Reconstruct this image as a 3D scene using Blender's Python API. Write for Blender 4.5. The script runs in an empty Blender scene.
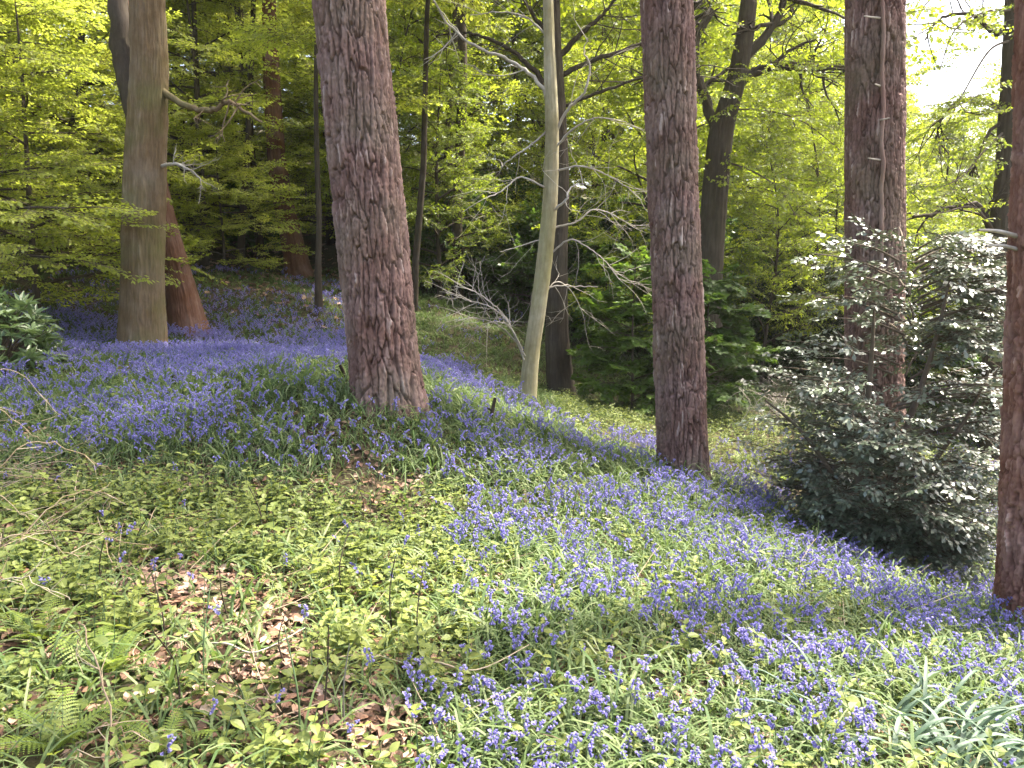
import bpy, math
import numpy as np
from math import radians as R, sin, cos, pi

sc = bpy.context.scene
col = sc.collection

# ------------------------------------------------------------------ camera, sky, sun, exposure
FPX, PITCH, CAMZ = 770.0, R(8.0), 1.6
SP, CP = sin(PITCH), cos(PITCH)
cam = bpy.data.cameras.new('camera')
cam.sensor_fit = 'HORIZONTAL'; cam.sensor_width = 36.0; cam.lens = FPX / 1024 * 36.0
cam.clip_start = 0.05; cam.clip_end = 2000
cam_o = bpy.data.objects.new('camera', cam); col.objects.link(cam_o)
cam_o.location = (0, 0, CAMZ); cam_o.rotation_euler = (R(90) - PITCH, 0, 0)
sc.camera = cam_o

SUN_EL, SUN_AZ = R(61), R(60)            # azimuth measured from straight ahead towards the right
world = bpy.data.worlds.new('World'); sc.world = world; world.use_nodes = True
wn = world.node_tree.nodes; wl = world.node_tree.links
wn.clear()
sky = wn.new('ShaderNodeTexSky'); sky.sky_type = 'NISHITA'; sky.sun_disc = False
sky.sun_elevation = SUN_EL; sky.sun_rotation = SUN_AZ
sky.air_density = 1.0; sky.dust_density = 7.0; sky.ozone_density = 1.0
bg = wn.new('ShaderNodeBackground'); bg.inputs['Strength'].default_value = 0.15
wo = wn.new('ShaderNodeOutputWorld')
wl.new(sky.outputs[0], bg.inputs['Color']); wl.new(bg.outputs[0], wo.inputs['Surface'])
sun = bpy.data.lights.new('sun', 'SUN'); sun.energy = 3.8; sun.angle = R(1.5); sun.color = (1.0, 0.94, 0.84)
sun_o = bpy.data.objects.new('sun', sun); col.objects.link(sun_o)
sun_o.rotation_euler = (R(90) - SUN_EL, 0, -SUN_AZ + pi)   # fixed up below with a track quaternion
from mathutils import Vector
SUNDIR = Vector((sin(SUN_AZ) * cos(SUN_EL), cos(SUN_AZ) * cos(SUN_EL), sin(SUN_EL)))
sun_o.rotation_euler = SUNDIR.to_track_quat('Z', 'Y').to_euler()
sun_o.location = SUNDIR * 60

vs = sc.view_settings
vs.view_transform = 'Standard'; vs.look = 'None'; vs.gamma = 1.0; vs.use_curve_mapping = False
vs.exposure = 2.42
cy = sc.cycles
cy.max_bounces = 8; cy.diffuse_bounces = 5; cy.glossy_bounces = 2; cy.transmission_bounces = 5
cy.transparent_max_bounces = 4; cy.caustics_reflective = False; cy.caustics_refractive = False
cy.sample_clamp_indirect = 6.0

# ------------------------------------------------------------------ pixel <-> world helpers for laying the place out
def px(u, v, Y):
    a = (u - 512) / FPX; b = (384 - v) / FPX
    d = np.array((a, CP + b * SP, -SP + b * CP))
    return np.array((0, 0, CAMZ)) + d * (Y / d[1])

def proj(x, y, z):
    zz = z - CAMZ
    dep = y * CP - zz * SP
    dep = np.where(dep < 0.05, 0.05, dep)
    return 512 + FPX * x / dep, 384 - FPX * (y * SP + zz * CP) / dep, dep

def sstep(a, b, x):
    t = np.clip((x - a) / (b - a), 0, 1)
    return t * t * (3 - 2 * t)

# ------------------------------------------------------------------ value noise
def _h(ix, iy, iz, s):
    n = (ix.astype(np.int64) * 374761393 + iy.astype(np.int64) * 668265263 + iz.astype(np.int64) * 2147483647 + s * 974634777) & 0xffffffff
    n = ((n ^ (n >> 13)) * 1274126177) & 0xffffffff
    n = ((n ^ (n >> 16)) * 2246822519) & 0xffffffff
    return ((n ^ (n >> 15)) & 0xffffff) / float(0xffffff)

def vnoise(x, y, z=0.0, s=0):
    x = np.asarray(x, float); y = np.asarray(y, float); z = np.zeros_like(x) + z
    ix, iy, iz = np.floor(x), np.floor(y), np.floor(z)
    fx, fy, fz = x - ix, y - iy, z - iz
    fx = fx * fx * (3 - 2 * fx); fy = fy * fy * (3 - 2 * fy); fz = fz * fz * (3 - 2 * fz)
    ix = ix.astype(np.int64); iy = iy.astype(np.int64); iz = iz.astype(np.int64)
    r = 0
    for dx in (0, 1):
        for dy in (0, 1):
            for dz in (0, 1):
                w = (fx if dx else 1 - fx) * (fy if dy else 1 - fy) * (fz if dz else 1 - fz)
                r = r + w * _h(ix + dx, iy + dy, iz + dz, s)
    return r

def fbm(x, y, z=0.0, s=0, o=3):
    r = 0; a = 1; t = 0
    for k in range(o):
        r = r + a * vnoise(x * 2 ** k, y * 2 ** k, np.asarray(z) * 2 ** k, s + k); t += a; a *= .5
    return r / t

# ------------------------------------------------------------------ terrain from surveyed points
_pts = []
for u, v, Y in [(-150, 780, 2.1), (0, 768, 2.15), (512, 768, 2.35), (1024, 768, 2.75), (0, 600, 3.3), (350, 600, 3.5), (700, 600, 4.0),
                (1040, 622, 4.85), (0, 480, 4.8), (250, 480, 5.0), (500, 488, 5.5), (685, 466, 7.4), (870, 548, 6.8), (880, 520, 8.2),
                (388, 387, 6.3), (0, 350, 8.6), (143, 347, 11.0), (190, 325, 12.6), (330, 357, 8.8), (430, 368, 8.3), (520, 402, 8.1),
                (600, 430, 8.3), (527, 391, 9.3), (561, 388, 13.0), (460, 335, 14.0), (700, 395, 14.0), (800, 355, 19.0),
                (800, 432, 10.5), (220, 283, 15.0), (50, 285, 14.0), (60, 245, 17.0), (230, 212, 24.0), (290, 272, 19.0), (430, 285, 19.0), (430, 240, 23.0),
                (620, 280, 24.0), (900, 305, 28.0), (1000, 480, 9.0), (-250, 420, 6.0), (-250, 310, 10.0)]:
    _pts.append(px(u, v, Y) - np.array((0, 0, .11 if 4 < Y < 13.5 else .04)))
for p in [(-5, -4, .5), (0, -4, .15), (5, -4, -.9), (-9, 3, 1.3), (9, 2, -1.7), (9, 9, -2.3), (14, 15, -2.2), (0, 0, 0.0), (2.5, .5, -.45), (-2.5, .5, .2),
          (-20, 12, 3.5), (-30, 30, 8.5), (-12, 32, 6.5), (0, 36, 5.0), (14, 36, 1.2), (30, 34, -.5), (-40, 60, 13), (-10, 60, 11.5), (15, 60, 5.5), (40, 60, 1),
          (-40, 100, 15), (0, 100, 14), (40, 100, 4), (-30, 0, 4.0), (25, 3, -3), (60, 40, -1), (-60, 40, 13), (60, 100, 3), (-60, 100, 15)]:
    _pts.append(np.array(p, float))
_C = np.array(_pts)
def _U(r2): return np.where(r2 > 1e-12, r2 * np.log(r2 + 1e-12), 0)
_n = len(_C)
_A = np.zeros((_n + 3, _n + 3))
_d2 = ((_C[:, None, :2] - _C[None, :, :2]) ** 2).sum(-1)
_A[:_n, :_n] = _U(_d2) + np.eye(_n) * 0.03
_A[:_n, _n] = 1; _A[:_n, _n + 1:] = _C[:, :2]; _A[_n, :_n] = 1; _A[_n + 1:, :_n] = _C[:, :2].T
_W = np.linalg.solve(_A, np.r_[_C[:, 2], 0, 0, 0])

def H(x, y):
    x = np.asarray(x, float); y = np.asarray(y, float); sh = x.shape
    xx = np.clip(x.ravel(), -55, 55); yy = np.clip(y.ravel(), -6, 95)
    out = np.empty(len(xx))
    for i in range(0, len(xx), 40000):
        a, b = xx[i:i + 40000], yy[i:i + 40000]
        d2 = (a[:, None] - _C[None, :, 0]) ** 2 + (b[:, None] - _C[None, :, 1]) ** 2
        out[i:i + 40000] = _U(d2) @ _W[:_n] + _W[_n] + a * _W[_n + 1] + b * _W[_n + 2]
    out += (vnoise(xx * 1.7, yy * 1.7, 0, 5) - .5) * .07 + (vnoise(xx * 5, yy * 5, 0, 6) - .5) * .03
    return out.reshape(sh)

def base(u, Y):
    x = (u - 512) / FPX * Y
    for _ in range(6):
        z = float(H(x, Y)); x = (u - 512) / FPX * (Y * CP - (z - CAMZ) * SP)
    return np.array((x, Y, z))

# ------------------------------------------------------------------ mesh accumulator
class Geo:
    def __init__(s): s.v = []; s.q = []; s.m = []; s.a = []; s.n = 0
    def add(s, v, q, mat=0, var=0.5):
        v = np.asarray(v, float).reshape(-1, 3); q = np.asarray(q, np.int64).reshape(-1, 4)
        s.v.append(v); s.q.append(q + s.n)
        s.m.append(np.full(len(q), mat, np.int32) if np.isscalar(mat) else np.asarray(mat, np.int32))
        s.a.append(np.full(len(v), var, float) if np.isscalar(var) else np.asarray(var, float))
        s.n += len(v)
    def arrays(s):
        return np.concatenate(s.v), np.concatenate(s.q), np.concatenate(s.m), np.concatenate(s.a)
    def mesh(s, name, mats, smooth=False):
        v, q, m, a = s.arrays()
        me = bpy.data.meshes.new(name)
        me.vertices.add(len(v)); me.vertices.foreach_set('co', v.astype(np.float32).ravel())
        me.loops.add(len(q) * 4); me.loops.foreach_set('vertex_index', q.astype(np.int32).ravel())
        me.polygons.add(len(q)); me.polygons.foreach_set('loop_start', np.arange(0, len(q) * 4, 4, dtype=np.int32))
        for x in mats: me.materials.append(x)
        me.polygons.foreach_set('material_index', m)
        me.polygons.foreach_set('use_smooth', np.full(len(q), smooth, bool))
        at = me.attributes.new('var', 'FLOAT', 'POINT'); at.data.foreach_set('value', a.astype(np.float32))
        me.update(calc_edges=True); me.validate()
        return me

def obj(name, me, parent=None, loc=None, kind=None):
    o = bpy.data.objects.new(name, me); col.objects.link(o)
    if parent is not None: o.parent = parent
    if loc is not None: o.location = tuple(loc)
    if kind: o['kind'] = kind
    return o

def thing(name, label, cat, loc=(0, 0, 0), rz=0.0, group=None, me=None):
    o = obj(name, me, None, loc); o.rotation_euler = (0, 0, rz)
    o['label'] = label; o['category'] = cat
    if group: o['group'] = group
    return o

def dup(root, loc, rz, s, label, group=None):
    r = root.copy(); col.objects.link(r)
    r.location = tuple(loc); r.rotation_euler = (0, 0, rz); r.scale = (s, s, s); r['label'] = label
    if group: r['group'] = group
    for ch in list(root.children):
        c = ch.copy(); col.objects.link(c); c.parent = r
        for g in list(ch.children):
            d = g.copy(); col.objects.link(d); d.parent = c
    return r

def tube(g, pts, rad, sides=6, mat=0, var=0.5):
    P = np.asarray(pts, float); n = len(P)
    rad = np.broadcast_to(np.asarray(rad, float), (n,))
    T = np.gradient(P, axis=0); T /= np.linalg.norm(T, axis=1)[:, None] + 1e-9
    up = np.array((0, 0, 1.0)) if abs(T[0, 2]) < .9 else np.array((1.0, 0, 0))
    N = np.cross(T, up); N /= np.linalg.norm(N, axis=1)[:, None] + 1e-9
    B = np.cross(N, T)
    th = np.arange(sides) * 2 * pi / sides
    V = P[:, None, :] + rad[:, None, None] * (np.cos(th)[None, :, None] * N[:, None, :] + np.sin(th)[None, :, None] * B[:, None, :])
    i = np.arange(n - 1)[:, None] * sides; j = np.arange(sides)[None, :]; k = (j + 1) % sides
    q = np.stack([i + j, i + k, i + sides + k, i + sides + j], -1).reshape(-1, 4)
    g.add(V.reshape(-1, 3), q, mat, var)

def smooth_path(pts, n=24):
    P = np.asarray(pts, float); m = len(P)
    t = np.linspace(0, m - 1, n); i = np.clip(np.floor(t).astype(int), 0, m - 2); f = (t - i)[:, None]
    p0 = P[np.clip(i - 1, 0, m - 1)]; p1 = P[i]; p2 = P[i + 1]; p3 = P[np.clip(i + 2, 0, m - 1)]
    return .5 * (2 * p1 + (p2 - p0) * f + (2 * p0 - 5 * p1 + 4 * p2 - p3) * f ** 2 + (3 * p1 - p0 - 3 * p2 + p3) * f ** 3)

# template = (v, q, m, a); placing many copies at once
def inst(g, T, P, yaw, pitch, roll, s, var=None):
    v, q, m, a = T
    P = np.asarray(P, float); n = len(P)
    if n == 0: return
    yaw, pitch, roll, s = [np.broadcast_to(np.asarray(x, float), (n,)) for x in (yaw, pitch, roll, s)]
    cy_, sy, cp, sp, cr, sr = np.cos(yaw), np.sin(yaw), np.cos(pitch), np.sin(pitch), np.cos(roll), np.sin(roll)
    M = np.empty((n, 3, 3))      # Rz(yaw) Ry(-pitch) Rx(roll)
    M[:, 0, 0] = cy_ * cp; M[:, 0, 1] = -sy * cr - cy_ * sp * sr; M[:, 0, 2] = sy * sr - cy_ * sp * cr
    M[:, 1, 0] = sy * cp; M[:, 1, 1] = cy_ * cr - sy * sp * sr; M[:, 1, 2] = -cy_ * sr - sy * sp * cr
    M[:, 2, 0] = sp; M[:, 2, 1] = cp * sr; M[:, 2, 2] = cp * cr
    V = np.einsum('nij,kj->nki', M, v) * s[:, None, None] + P[:, None, :]
    Q = q[None] + (np.arange(n) * len(v))[:, None, None]
    va = np.full(n, .5) if var is None else np.asarray(var, float)
    A = np.clip(a[None] * .5 + va[:, None] * .5, 0, 1)
    g.add(V.reshape(-1, 3), Q.reshape(-1, 4), np.tile(m, n), A.ravel())

# ------------------------------------------------------------------ materials
def newmat(name):
    m = bpy.data.materials.new(name); m.use_nodes = True
    nt = m.node_tree; nt.nodes.clear()
    return m, nt.nodes, nt.links

def ramp(N, L, fac, cols):
    r = N.new('ShaderNodeValToRGB'); e = r.color_ramp.elements
    while len(e) < len(cols): e.new(0.5)
    for k, c in enumerate(cols):
        e[k].position = c[0]; e[k].color = (*c[1], 1)
    L.new(fac, r.inputs[0]); return r.outputs[0]

def math_(N, L, op, a, b):
    n = N.new('ShaderNodeMath'); n.operation = op
    for k, x in enumerate((a, b)):
        if isinstance(x, (int, float)): n.inputs[k].default_value = x
        else: L.new(x, n.inputs[k])
    return n.outputs[0]

def leafmat(name, cols, transl=.45, tboost=(1.5, 1.5, 1.0), rough=.45, spec=.35, objvar=.35):
    m, N, L = newmat(name)
    at = N.new('ShaderNodeAttribute'); at.attribute_name = 'var'
    oi = N.new('ShaderNodeObjectInfo')
    f = math_(N, L, 'ADD', math_(N, L, 'MULTIPLY', at.outputs['Fac'], 1 - objvar), math_(N, L, 'MULTIPLY', oi.outputs['Random'], objvar))
    c = ramp(N, L, f, cols)
    p = N.new('ShaderNodeBsdfPrincipled'); p.inputs['Roughness'].default_value = rough; p.inputs['Specular IOR Level'].default_value = spec
    L.new(c, p.inputs['Base Color'])
    t = N.new('ShaderNodeBsdfTranslucent')
    mx = N.new('ShaderNodeMix'); mx.data_type = 'RGBA'; mx.blend_type = 'MULTIPLY'; mx.inputs[0].default_value = 1
    L.new(c, mx.inputs[6]); mx.inputs[7].default_value = (*tboost, 1); mx.clamp_result = False
    L.new(mx.outputs[2], t.inputs['Color'])
    s = N.new('ShaderNodeMixShader'); s.inputs[0].default_value = transl
    L.new(p.outputs[0], s.inputs[1]); L.new(t.outputs[0], s.inputs[2])
    o = N.new('ShaderNodeOutputMaterial'); L.new(s.outputs[0], o.inputs['Surface'])
    return m

def barkmat(name, cols, scale=(30, 30, 5), bump=.5, dist=.01, moss=None, attr=.6, rough=.85):
    m, N, L = newmat(name)
    tc = N.new('ShaderNodeTexCoord'); mp = N.new('ShaderNodeMapping'); mp.inputs['Scale'].default_value = scale
    L.new(tc.outputs['Object'], mp.inputs[0])
    nz = N.new('ShaderNodeTexNoise'); nz.inputs['Scale'].default_value = 1; nz.inputs['Detail'].default_value = 6; nz.inputs['Roughness'].default_value = .65
    L.new(mp.outputs[0], nz.inputs['Vector'])
    at = N.new('ShaderNodeAttribute'); at.attribute_name = 'var'
    f = math_(N, L, 'ADD', math_(N, L, 'MULTIPLY', at.outputs['Fac'], attr), math_(N, L, 'MULTIPLY', nz.outputs['Fac'], 1 - attr))
    c = ramp(N, L, f, cols)
    n3 = N.new('ShaderNodeTexNoise'); n3.inputs['Scale'].default_value = 2.3; n3.inputs['Detail'].default_value = 4; n3.inputs['Roughness'].default_value = .6
    L.new(tc.outputs['Object'], n3.inputs['Vector'])
    hv = N.new('ShaderNodeHueSaturation'); L.new(c, hv.inputs['Color'])
    L.new(math_(N, L, 'ADD', math_(N, L, 'MULTIPLY', n3.outputs['Fac'], 1.3), .38), hv.inputs['Value'])
    L.new(math_(N, L, 'ADD', math_(N, L, 'MULTIPLY', n3.outputs['Fac'], -.9), 1.4), hv.inputs['Saturation'])
    c = hv.outputs['Color']
    if moss:
        n2 = N.new('ShaderNodeTexNoise'); n2.inputs['Scale'].default_value = 1.6; n2.inputs['Detail'].default_value = 5
        L.new(tc.outputs['Object'], n2.inputs['Vector'])
        rr = ramp(N, L, n2.outputs['Fac'], [(.45, (0, 0, 0)), (.68, (1, 1, 1))])
        mx = N.new('ShaderNodeMix'); mx.data_type = 'RGBA'; L.new(math_(N, L, 'MULTIPLY', rr, moss[1]), mx.inputs[0]); L.new(c, mx.inputs[6]); mx.inputs[7].default_value = (*moss[0], 1)
        c = mx.outputs[2]
    p = N.new('ShaderNodeBsdfPrincipled'); p.inputs['Roughness'].default_value = rough; p.inputs['Specular IOR Level'].default_value = .2
    L.new(c, p.inputs['Base Color'])
    b = N.new('ShaderNodeBump'); b.inputs['Strength'].default_value = bump; b.inputs['Distance'].default_value = dist
    L.new(nz.outputs['Fac'], b.inputs['Height']); L.new(b.outputs[0], p.inputs['Normal'])
    o = N.new('ShaderNodeOutputMaterial'); L.new(p.outputs[0], o.inputs['Surface'])
    return m

M_pine = barkmat('pine_bark', [(.0, (.036, .020, .017)), (.3, (.118, .066, .054)), (.55, (.20, .118, .097)), (.8, (.275, .19, .16)), (1, (.46, .39, .36))], (60, 60, 14), .8, .008, moss=((.15, .14, .085), .4), attr=.75)
M_redpine = barkmat('red_pine_bark', [(.0, (.05, .022, .016)), (.3, (.15, .065, .045)), (.55, (.24, .115, .08)), (.8, (.34, .19, .14)), (1, (.50, .38, .32))], (60, 60, 14), .8, .008, attr=.75)
M_beech = barkmat('beech_bark', [(.2, (.075, .05, .026)), (.5, (.165, .112, .064)), (.8, (.29, .225, .15))], (20, 20, 5), .9, .015, moss=((.11, .12, .035), .55), attr=.45)
M_red = barkmat('redwood_bark', [(.2, (.07, .03, .018)), (.5, (.16, .075, .045)), (.8, (.27, .15, .10))], (40, 40, 3), .8, .012, attr=.5)
M_pale = barkmat('pale_bark', [(.2, (.17, .14, .075)), (.5, (.30, .26, .15)), (.85, (.42, .39, .27))], (24, 24, 7), .4, .004, moss=((.22, .22, .06), .5), attr=.35)
M_dark = barkmat('dark_bark', [(.2, (.022, .016, .010)), (.5, (.055, .040, .027)), (.85, (.115, .09, .066))], (26, 26, 3.5), .8, .01, moss=((.045, .045, .018), .3), attr=.3)
M_twig = barkmat('twig_bark', [(.2, (.06, .045, .03)), (.6, (.13, .10, .07)), (.9, (.2, .17, .13))], (20, 20, 20), .2, .003, attr=.4)
M_deadtwig = barkmat('dead_twig_bark', [(.2, (.20, .17, .13)), (.6, (.38, .34, .28)), (.9, (.5, .47, .4))], (20, 20, 20), .2, .003, attr=.4)
M_straw = barkmat('straw', [(.1, (.17, .115, .07)), (.5, (.32, .25, .16)), (.9, (.48, .41, .30))], (30, 30, 30), .2, .002, attr=.7)
M_litter = barkmat('dead_leaf', [(.05, (.06, .03, .018)), (.35, (.16, .085, .05)), (.6, (.27, .16, .10)), (.85, (.40, .28, .2)), (1, (.52, .42, .34))], (14, 14, 14), .3, .004, attr=.8, rough=.6)

YG = [(.05, (.14, .175, .024)), (.4, (.27, .305, .045)), (.75, (.38, .40, .07)), (1, (.50, .49, .12))]
MG = [(.05, (.07, .11, .014)), (.4, (.15, .20, .022)), (.75, (.24, .29, .035)), (1, (.36, .39, .075))]
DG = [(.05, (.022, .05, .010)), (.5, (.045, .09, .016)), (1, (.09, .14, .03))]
M_beechleaf = leafmat('beech_leaf', YG, .54, (1.8, 1.8, 1.4))
M_midleaf = leafmat('mid_leaf', MG, .52, (1.9, 1.8, 1.0))
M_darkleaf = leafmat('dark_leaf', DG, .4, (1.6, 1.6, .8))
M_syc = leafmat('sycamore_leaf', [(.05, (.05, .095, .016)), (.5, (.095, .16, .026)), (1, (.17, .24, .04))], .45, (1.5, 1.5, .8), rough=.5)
M_holly = leafmat('holly_leaf', [(.05, (.03, .045, .024)), (.5, (.08, .105, .062)), (.85, (.13, .16, .10)), (1, (.26, .28, .21))], .08, rough=.38, spec=1.0)  # paler leaf tones carry the sky's reflection in the colour
M_rhodo = leafmat('rhododendron_leaf', [(.05, (.05, .09, .03)), (.5, (.11, .165, .065)), (1, (.19, .24, .11))], .2, rough=.35, spec=.6)
M_needle = leafmat('pine_needle', [(.05, (.02, .05, .02)), (1, (.05, .09, .04))], .2)
M_strap = leafmat('bluebell_leaf', [(.05, (.03, .06, .018)), (.4, (.07, .115, .036)), (.75, (.13, .175, .065)), (1, (.25, .28, .14))], .35, (1.4, 1.5, .8), rough=.55, spec=.22)
M_herb = leafmat('herb_leaf', [(.05, (.05, .085, .02)), (.4, (.145, .18, .042)), (.75, (.25, .28, .075)), (1, (.36, .37, .15))], .4, (1.4, 1.4, .8), rough=.5)
M_fern = leafmat('fern_leaf', [(.05, (.10, .155, .028)), (.5, (.20, .265, .05)), (1, (.31, .35, .09))], .45, (1.4, 1.4, .8))
M_daff = leafmat('daffodil_leaf', [(.05, (.03, .065, .035)), (.5, (.065, .108, .065)), (1, (.125, .165, .11))], .25, rough=.5, spec=.35)
M_bell = leafmat('bluebell_petal', [(.05, (.15, .135, .38)), (.4, (.21, .19, .46)), (.75, (.29, .26, .54)), (1, (.38, .33, .60))], .4, (1.2, 1.1, 1.15), rough=.5, spec=.3, objvar=.2)
M_bellstem = leafmat('bluebell_stem', [(.05, (.06, .10, .04)), (.6, (.10, .15, .06)), (1, (.15, .13, .12))], .1)

def ground_mat():
    m, N, L = newmat('woodland_soil')
    tc = N.new('ShaderNodeTexCoord')
    n1 = N.new('ShaderNodeTexNoise'); n1.inputs['Scale'].default_value = 14; n1.inputs['Detail'].default_value = 8; n1.inputs['Roughness'].default_value = .7
    n2 = N.new('ShaderNodeTexNoise'); n2.inputs['Scale'].default_value = .9; n2.inputs['Detail'].default_value = 4
    vo = N.new('ShaderNodeTexVoronoi'); vo.inputs['Scale'].default_value = 26
    for n in (n1, n2, vo): L.new(tc.outputs['Object'], n.inputs['Vector'])
    f = math_(N, L, 'ADD', math_(N, L, 'MULTIPLY', n1.outputs['Fac'], .6), math_(N, L, 'MULTIPLY', vo.outputs['Distance'], .5))
    c = ramp(N, L, f, [(.25, (.018, .011, .007)), (.5, (.045, .027, .018)), (.72, (.085, .052, .036)), (.95, (.14, .095, .07))])
    g = ramp(N, L, n2.outputs['Fac'], [(.5, (0, 0, 0)), (.65, (1, 1, 1))])
    mx = N.new('ShaderNodeMix'); mx.data_type = 'RGBA'; L.new(math_(N, L, 'ADD', math_(N, L, 'MULTIPLY', g, .5), .2), mx.inputs[0]); L.new(c, mx.inputs[6]); mx.inputs[7].default_value = (.05, .075, .02, 1)
    p = N.new('ShaderNodeBsdfPrincipled'); p.inputs['Roughness'].default_value = .9; p.inputs['Specular IOR Level'].default_value = .15
    L.new(mx.outputs[2], p.inputs['Base Color'])
    b = N.new('ShaderNodeBump'); b.inputs['Strength'].default_value = .8; b.inputs['Distance'].default_value = .03
    L.new(f, b.inputs['Height']); L.new(b.outputs[0], p.inputs['Normal'])
    o = N.new('ShaderNodeOutputMaterial'); L.new(p.outputs[0], o.inputs['Surface'])
    return m
M_ground = ground_mat()

# ------------------------------------------------------------------ ground sheet
def build_ground():
    sx = np.linspace(-1, 1, 261); X = 60 * np.sinh(3.6 * sx) / math.sinh(3.6)
    X = np.r_[-300, -120, X, 120, 300]
    sy = np.linspace(0, 1, 280); Yv = -4 + 104 * np.sinh(3.2 * sy) / math.sinh(3.2)
    Yv = np.r_[-120, -25, Yv, 160, 350]
    XX, YY = np.meshgrid(X, Yv)
    ZZ = H(XX, YY)
    nx, ny = len(X), len(Yv)
    i = np.arange(ny - 1)[:, None] * nx; j = np.arange(nx - 1)[None, :]
    q = np.stack([i + j, i + j + 1, i + nx + j + 1, i + nx + j], -1).reshape(-1, 4)
    g = Geo(); g.add(np.stack([XX, YY, ZZ], -1).reshape(-1, 3), q)
    obj('ground', g.mesh('ground', [M_ground], True), kind='structure')
build_ground()
hz_g = Geo()
hz_g.add([(x_, y_, z_) for z_ in (-14, 48) for y_ in (-130, 360) for x_ in (-310, 310)], [(0, 2, 3, 1), (4, 5, 7, 6), (0, 1, 5, 4), (1, 3, 7, 5), (3, 2, 6, 7), (2, 0, 4, 6)])
M_fill_haze, N_, L_ = newmat('fill_haze')
pv = N_.new('ShaderNodeVolumePrincipled'); pv.inputs['Color'].default_value = (.95, .97, .92, 1); pv.inputs['Density'].default_value = .0005; pv.inputs['Anisotropy'].default_value = .3
L_.new(pv.outputs[0], N_.new('ShaderNodeOutputMaterial').inputs['Volume'])
obj('fill_haze', hz_g.mesh('fill_haze', [M_fill_haze]), kind='stuff')  # thin air volume added to lift the black gaps between far trees

# ------------------------------------------------------------------ detailed trunks
def trunk_geo(path, radii, nt, zfine, disp, zmax_fine, coarse=.25, seed=0):
    """path: list of points (base first), radii at those points; relative to path[0]. disp(s, z, r) -> (offset, var)"""
    P = np.asarray(path, float)
    zz = P[:, 2]
    top = zz[-1]
    z = np.r_[np.arange(zz[0], min(zmax_fine, top), zfine), np.arange(zmax_fine, top, coarse)] if top > zmax_fine else np.arange(zz[0], top, zfine)
    z = np.r_[z, top]
    cx = np.interp(z, zz, P[:, 0]); cyy = np.interp(z, zz, P[:, 1]); r = np.interp(z, zz, radii)
    k = 9
    th = np.arange(nt) * 2 * pi / nt
    TH, Zg = np.meshgrid(th, z)
    Rg = np.repeat(r[:, None], nt, 1)
    off, var = disp(TH, Zg - zz[0], Rg)
    RR = Rg + off
    V = np.stack([cx[:, None] + RR * np.cos(TH), cyy[:, None] + RR * np.sin(TH), Zg], -1)
    n = len(z)
    i = np.arange(n - 1)[:, None] * nt; j = np.arange(nt)[None, :]; kk = (j + 1) % nt
    q = np.stack([i + j, i + kk, i + nt + kk, i + nt + j], -1).reshape(-1, 4)
    g = Geo(); g.add(V.reshape(-1, 3), q, 0, np.clip(var, 0, 1).ravel())
    return g

def cellnoise(u, v, per, seed):
    """F1, F2 and id of jittered cells; u is periodic with period per (int)"""
    iu = np.floor(u).astype(np.int64); iv = np.floor(v).astype(np.int64)
    f1 = np.full(u.shape, 9.0); f2 = np.full(u.shape, 9.0); idv = np.zeros(u.shape)
    for dx in (-1, 0, 1):
        for dy in (-1, 0, 1):
            cx, cy_ = iu + dx, iv + dy
            wx = np.mod(cx, per)
            jx = _h(wx, cy_, cy_ * 0, seed); jy = _h(wx, cy_, cy_ * 0, seed + 1); hid = _h(wx, cy_, cy_ * 0, seed + 2)
            d = np.hypot(cx + .1 + .8 * jx - u, cy_ + .1 + .8 * jy - v)
            c1 = d < f1
            f2 = np.where(c1, f1, np.minimum(f2, d)); idv = np.where(c1, hid, idv); f1 = np.where(c1, d, f1)
    return f1, f2, idv

def pine_disp(seed, flare=.13):
    def f(TH, Z, Rg):
        r0 = Rg[0, 0]; per = max(10, int(2 * pi * r0 / .05))
        wz = (vnoise(np.cos(TH) * 3 + 7, np.sin(TH) * 3 + 7, Z * 2.2, seed + 9) - .5)
        wf = (vnoise(np.cos(TH) * 9 + 7, np.sin(TH) * 9 + 7, Z * 9, seed + 19) - .5)
        u = TH / (2 * pi) * per + wz * .9 + wf * .5
        v = Z / .34 + wz * 1.2 + wf * .6
        f1, f2, hid = cellnoise(u, v, per, seed)
        e = f2 - f1
        plate = sstep(.0, .20, e)
        per2 = per * 2
        g1, g2, hid2 = cellnoise(TH / (2 * pi) * per2 + wz * 2 + wf * 1.4, Z / .13 + wf * 1.5, per2, seed + 50)
        fn = fbm(np.cos(TH) * r0 * 90 + 70, np.sin(TH) * r0 * 90 + 70, Z * 45, seed + 70, 3) - .5
        flake = sstep(0, .22, g2 - g1)
        off = -.034 * (1 - plate) + .016 * (hid - .5) - .008 * (1 - flake) * plate + .006 * (hid2 - .5) * plate + .020 * fn
        off += .035 * (fbm(np.cos(TH) * 2 + 5, np.sin(TH) * 2 + 5, Z * .9, seed + 30) - .5)
        off += flare * np.exp(-Z / .20) * (.25 + 1.3 * vnoise(np.cos(TH) * 2.2 + 9, np.sin(TH) * 2.2 + 9, 0, seed + 3))
        var = .12 + .42 * plate * (.45 + .55 * hid) * (.6 + .4 * flake) + .22 * (hid2 - .45) * plate + .5 * fn + np.where(hid2 > .94, .38, 0) * plate * flake
        return off, var
    return f

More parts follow.
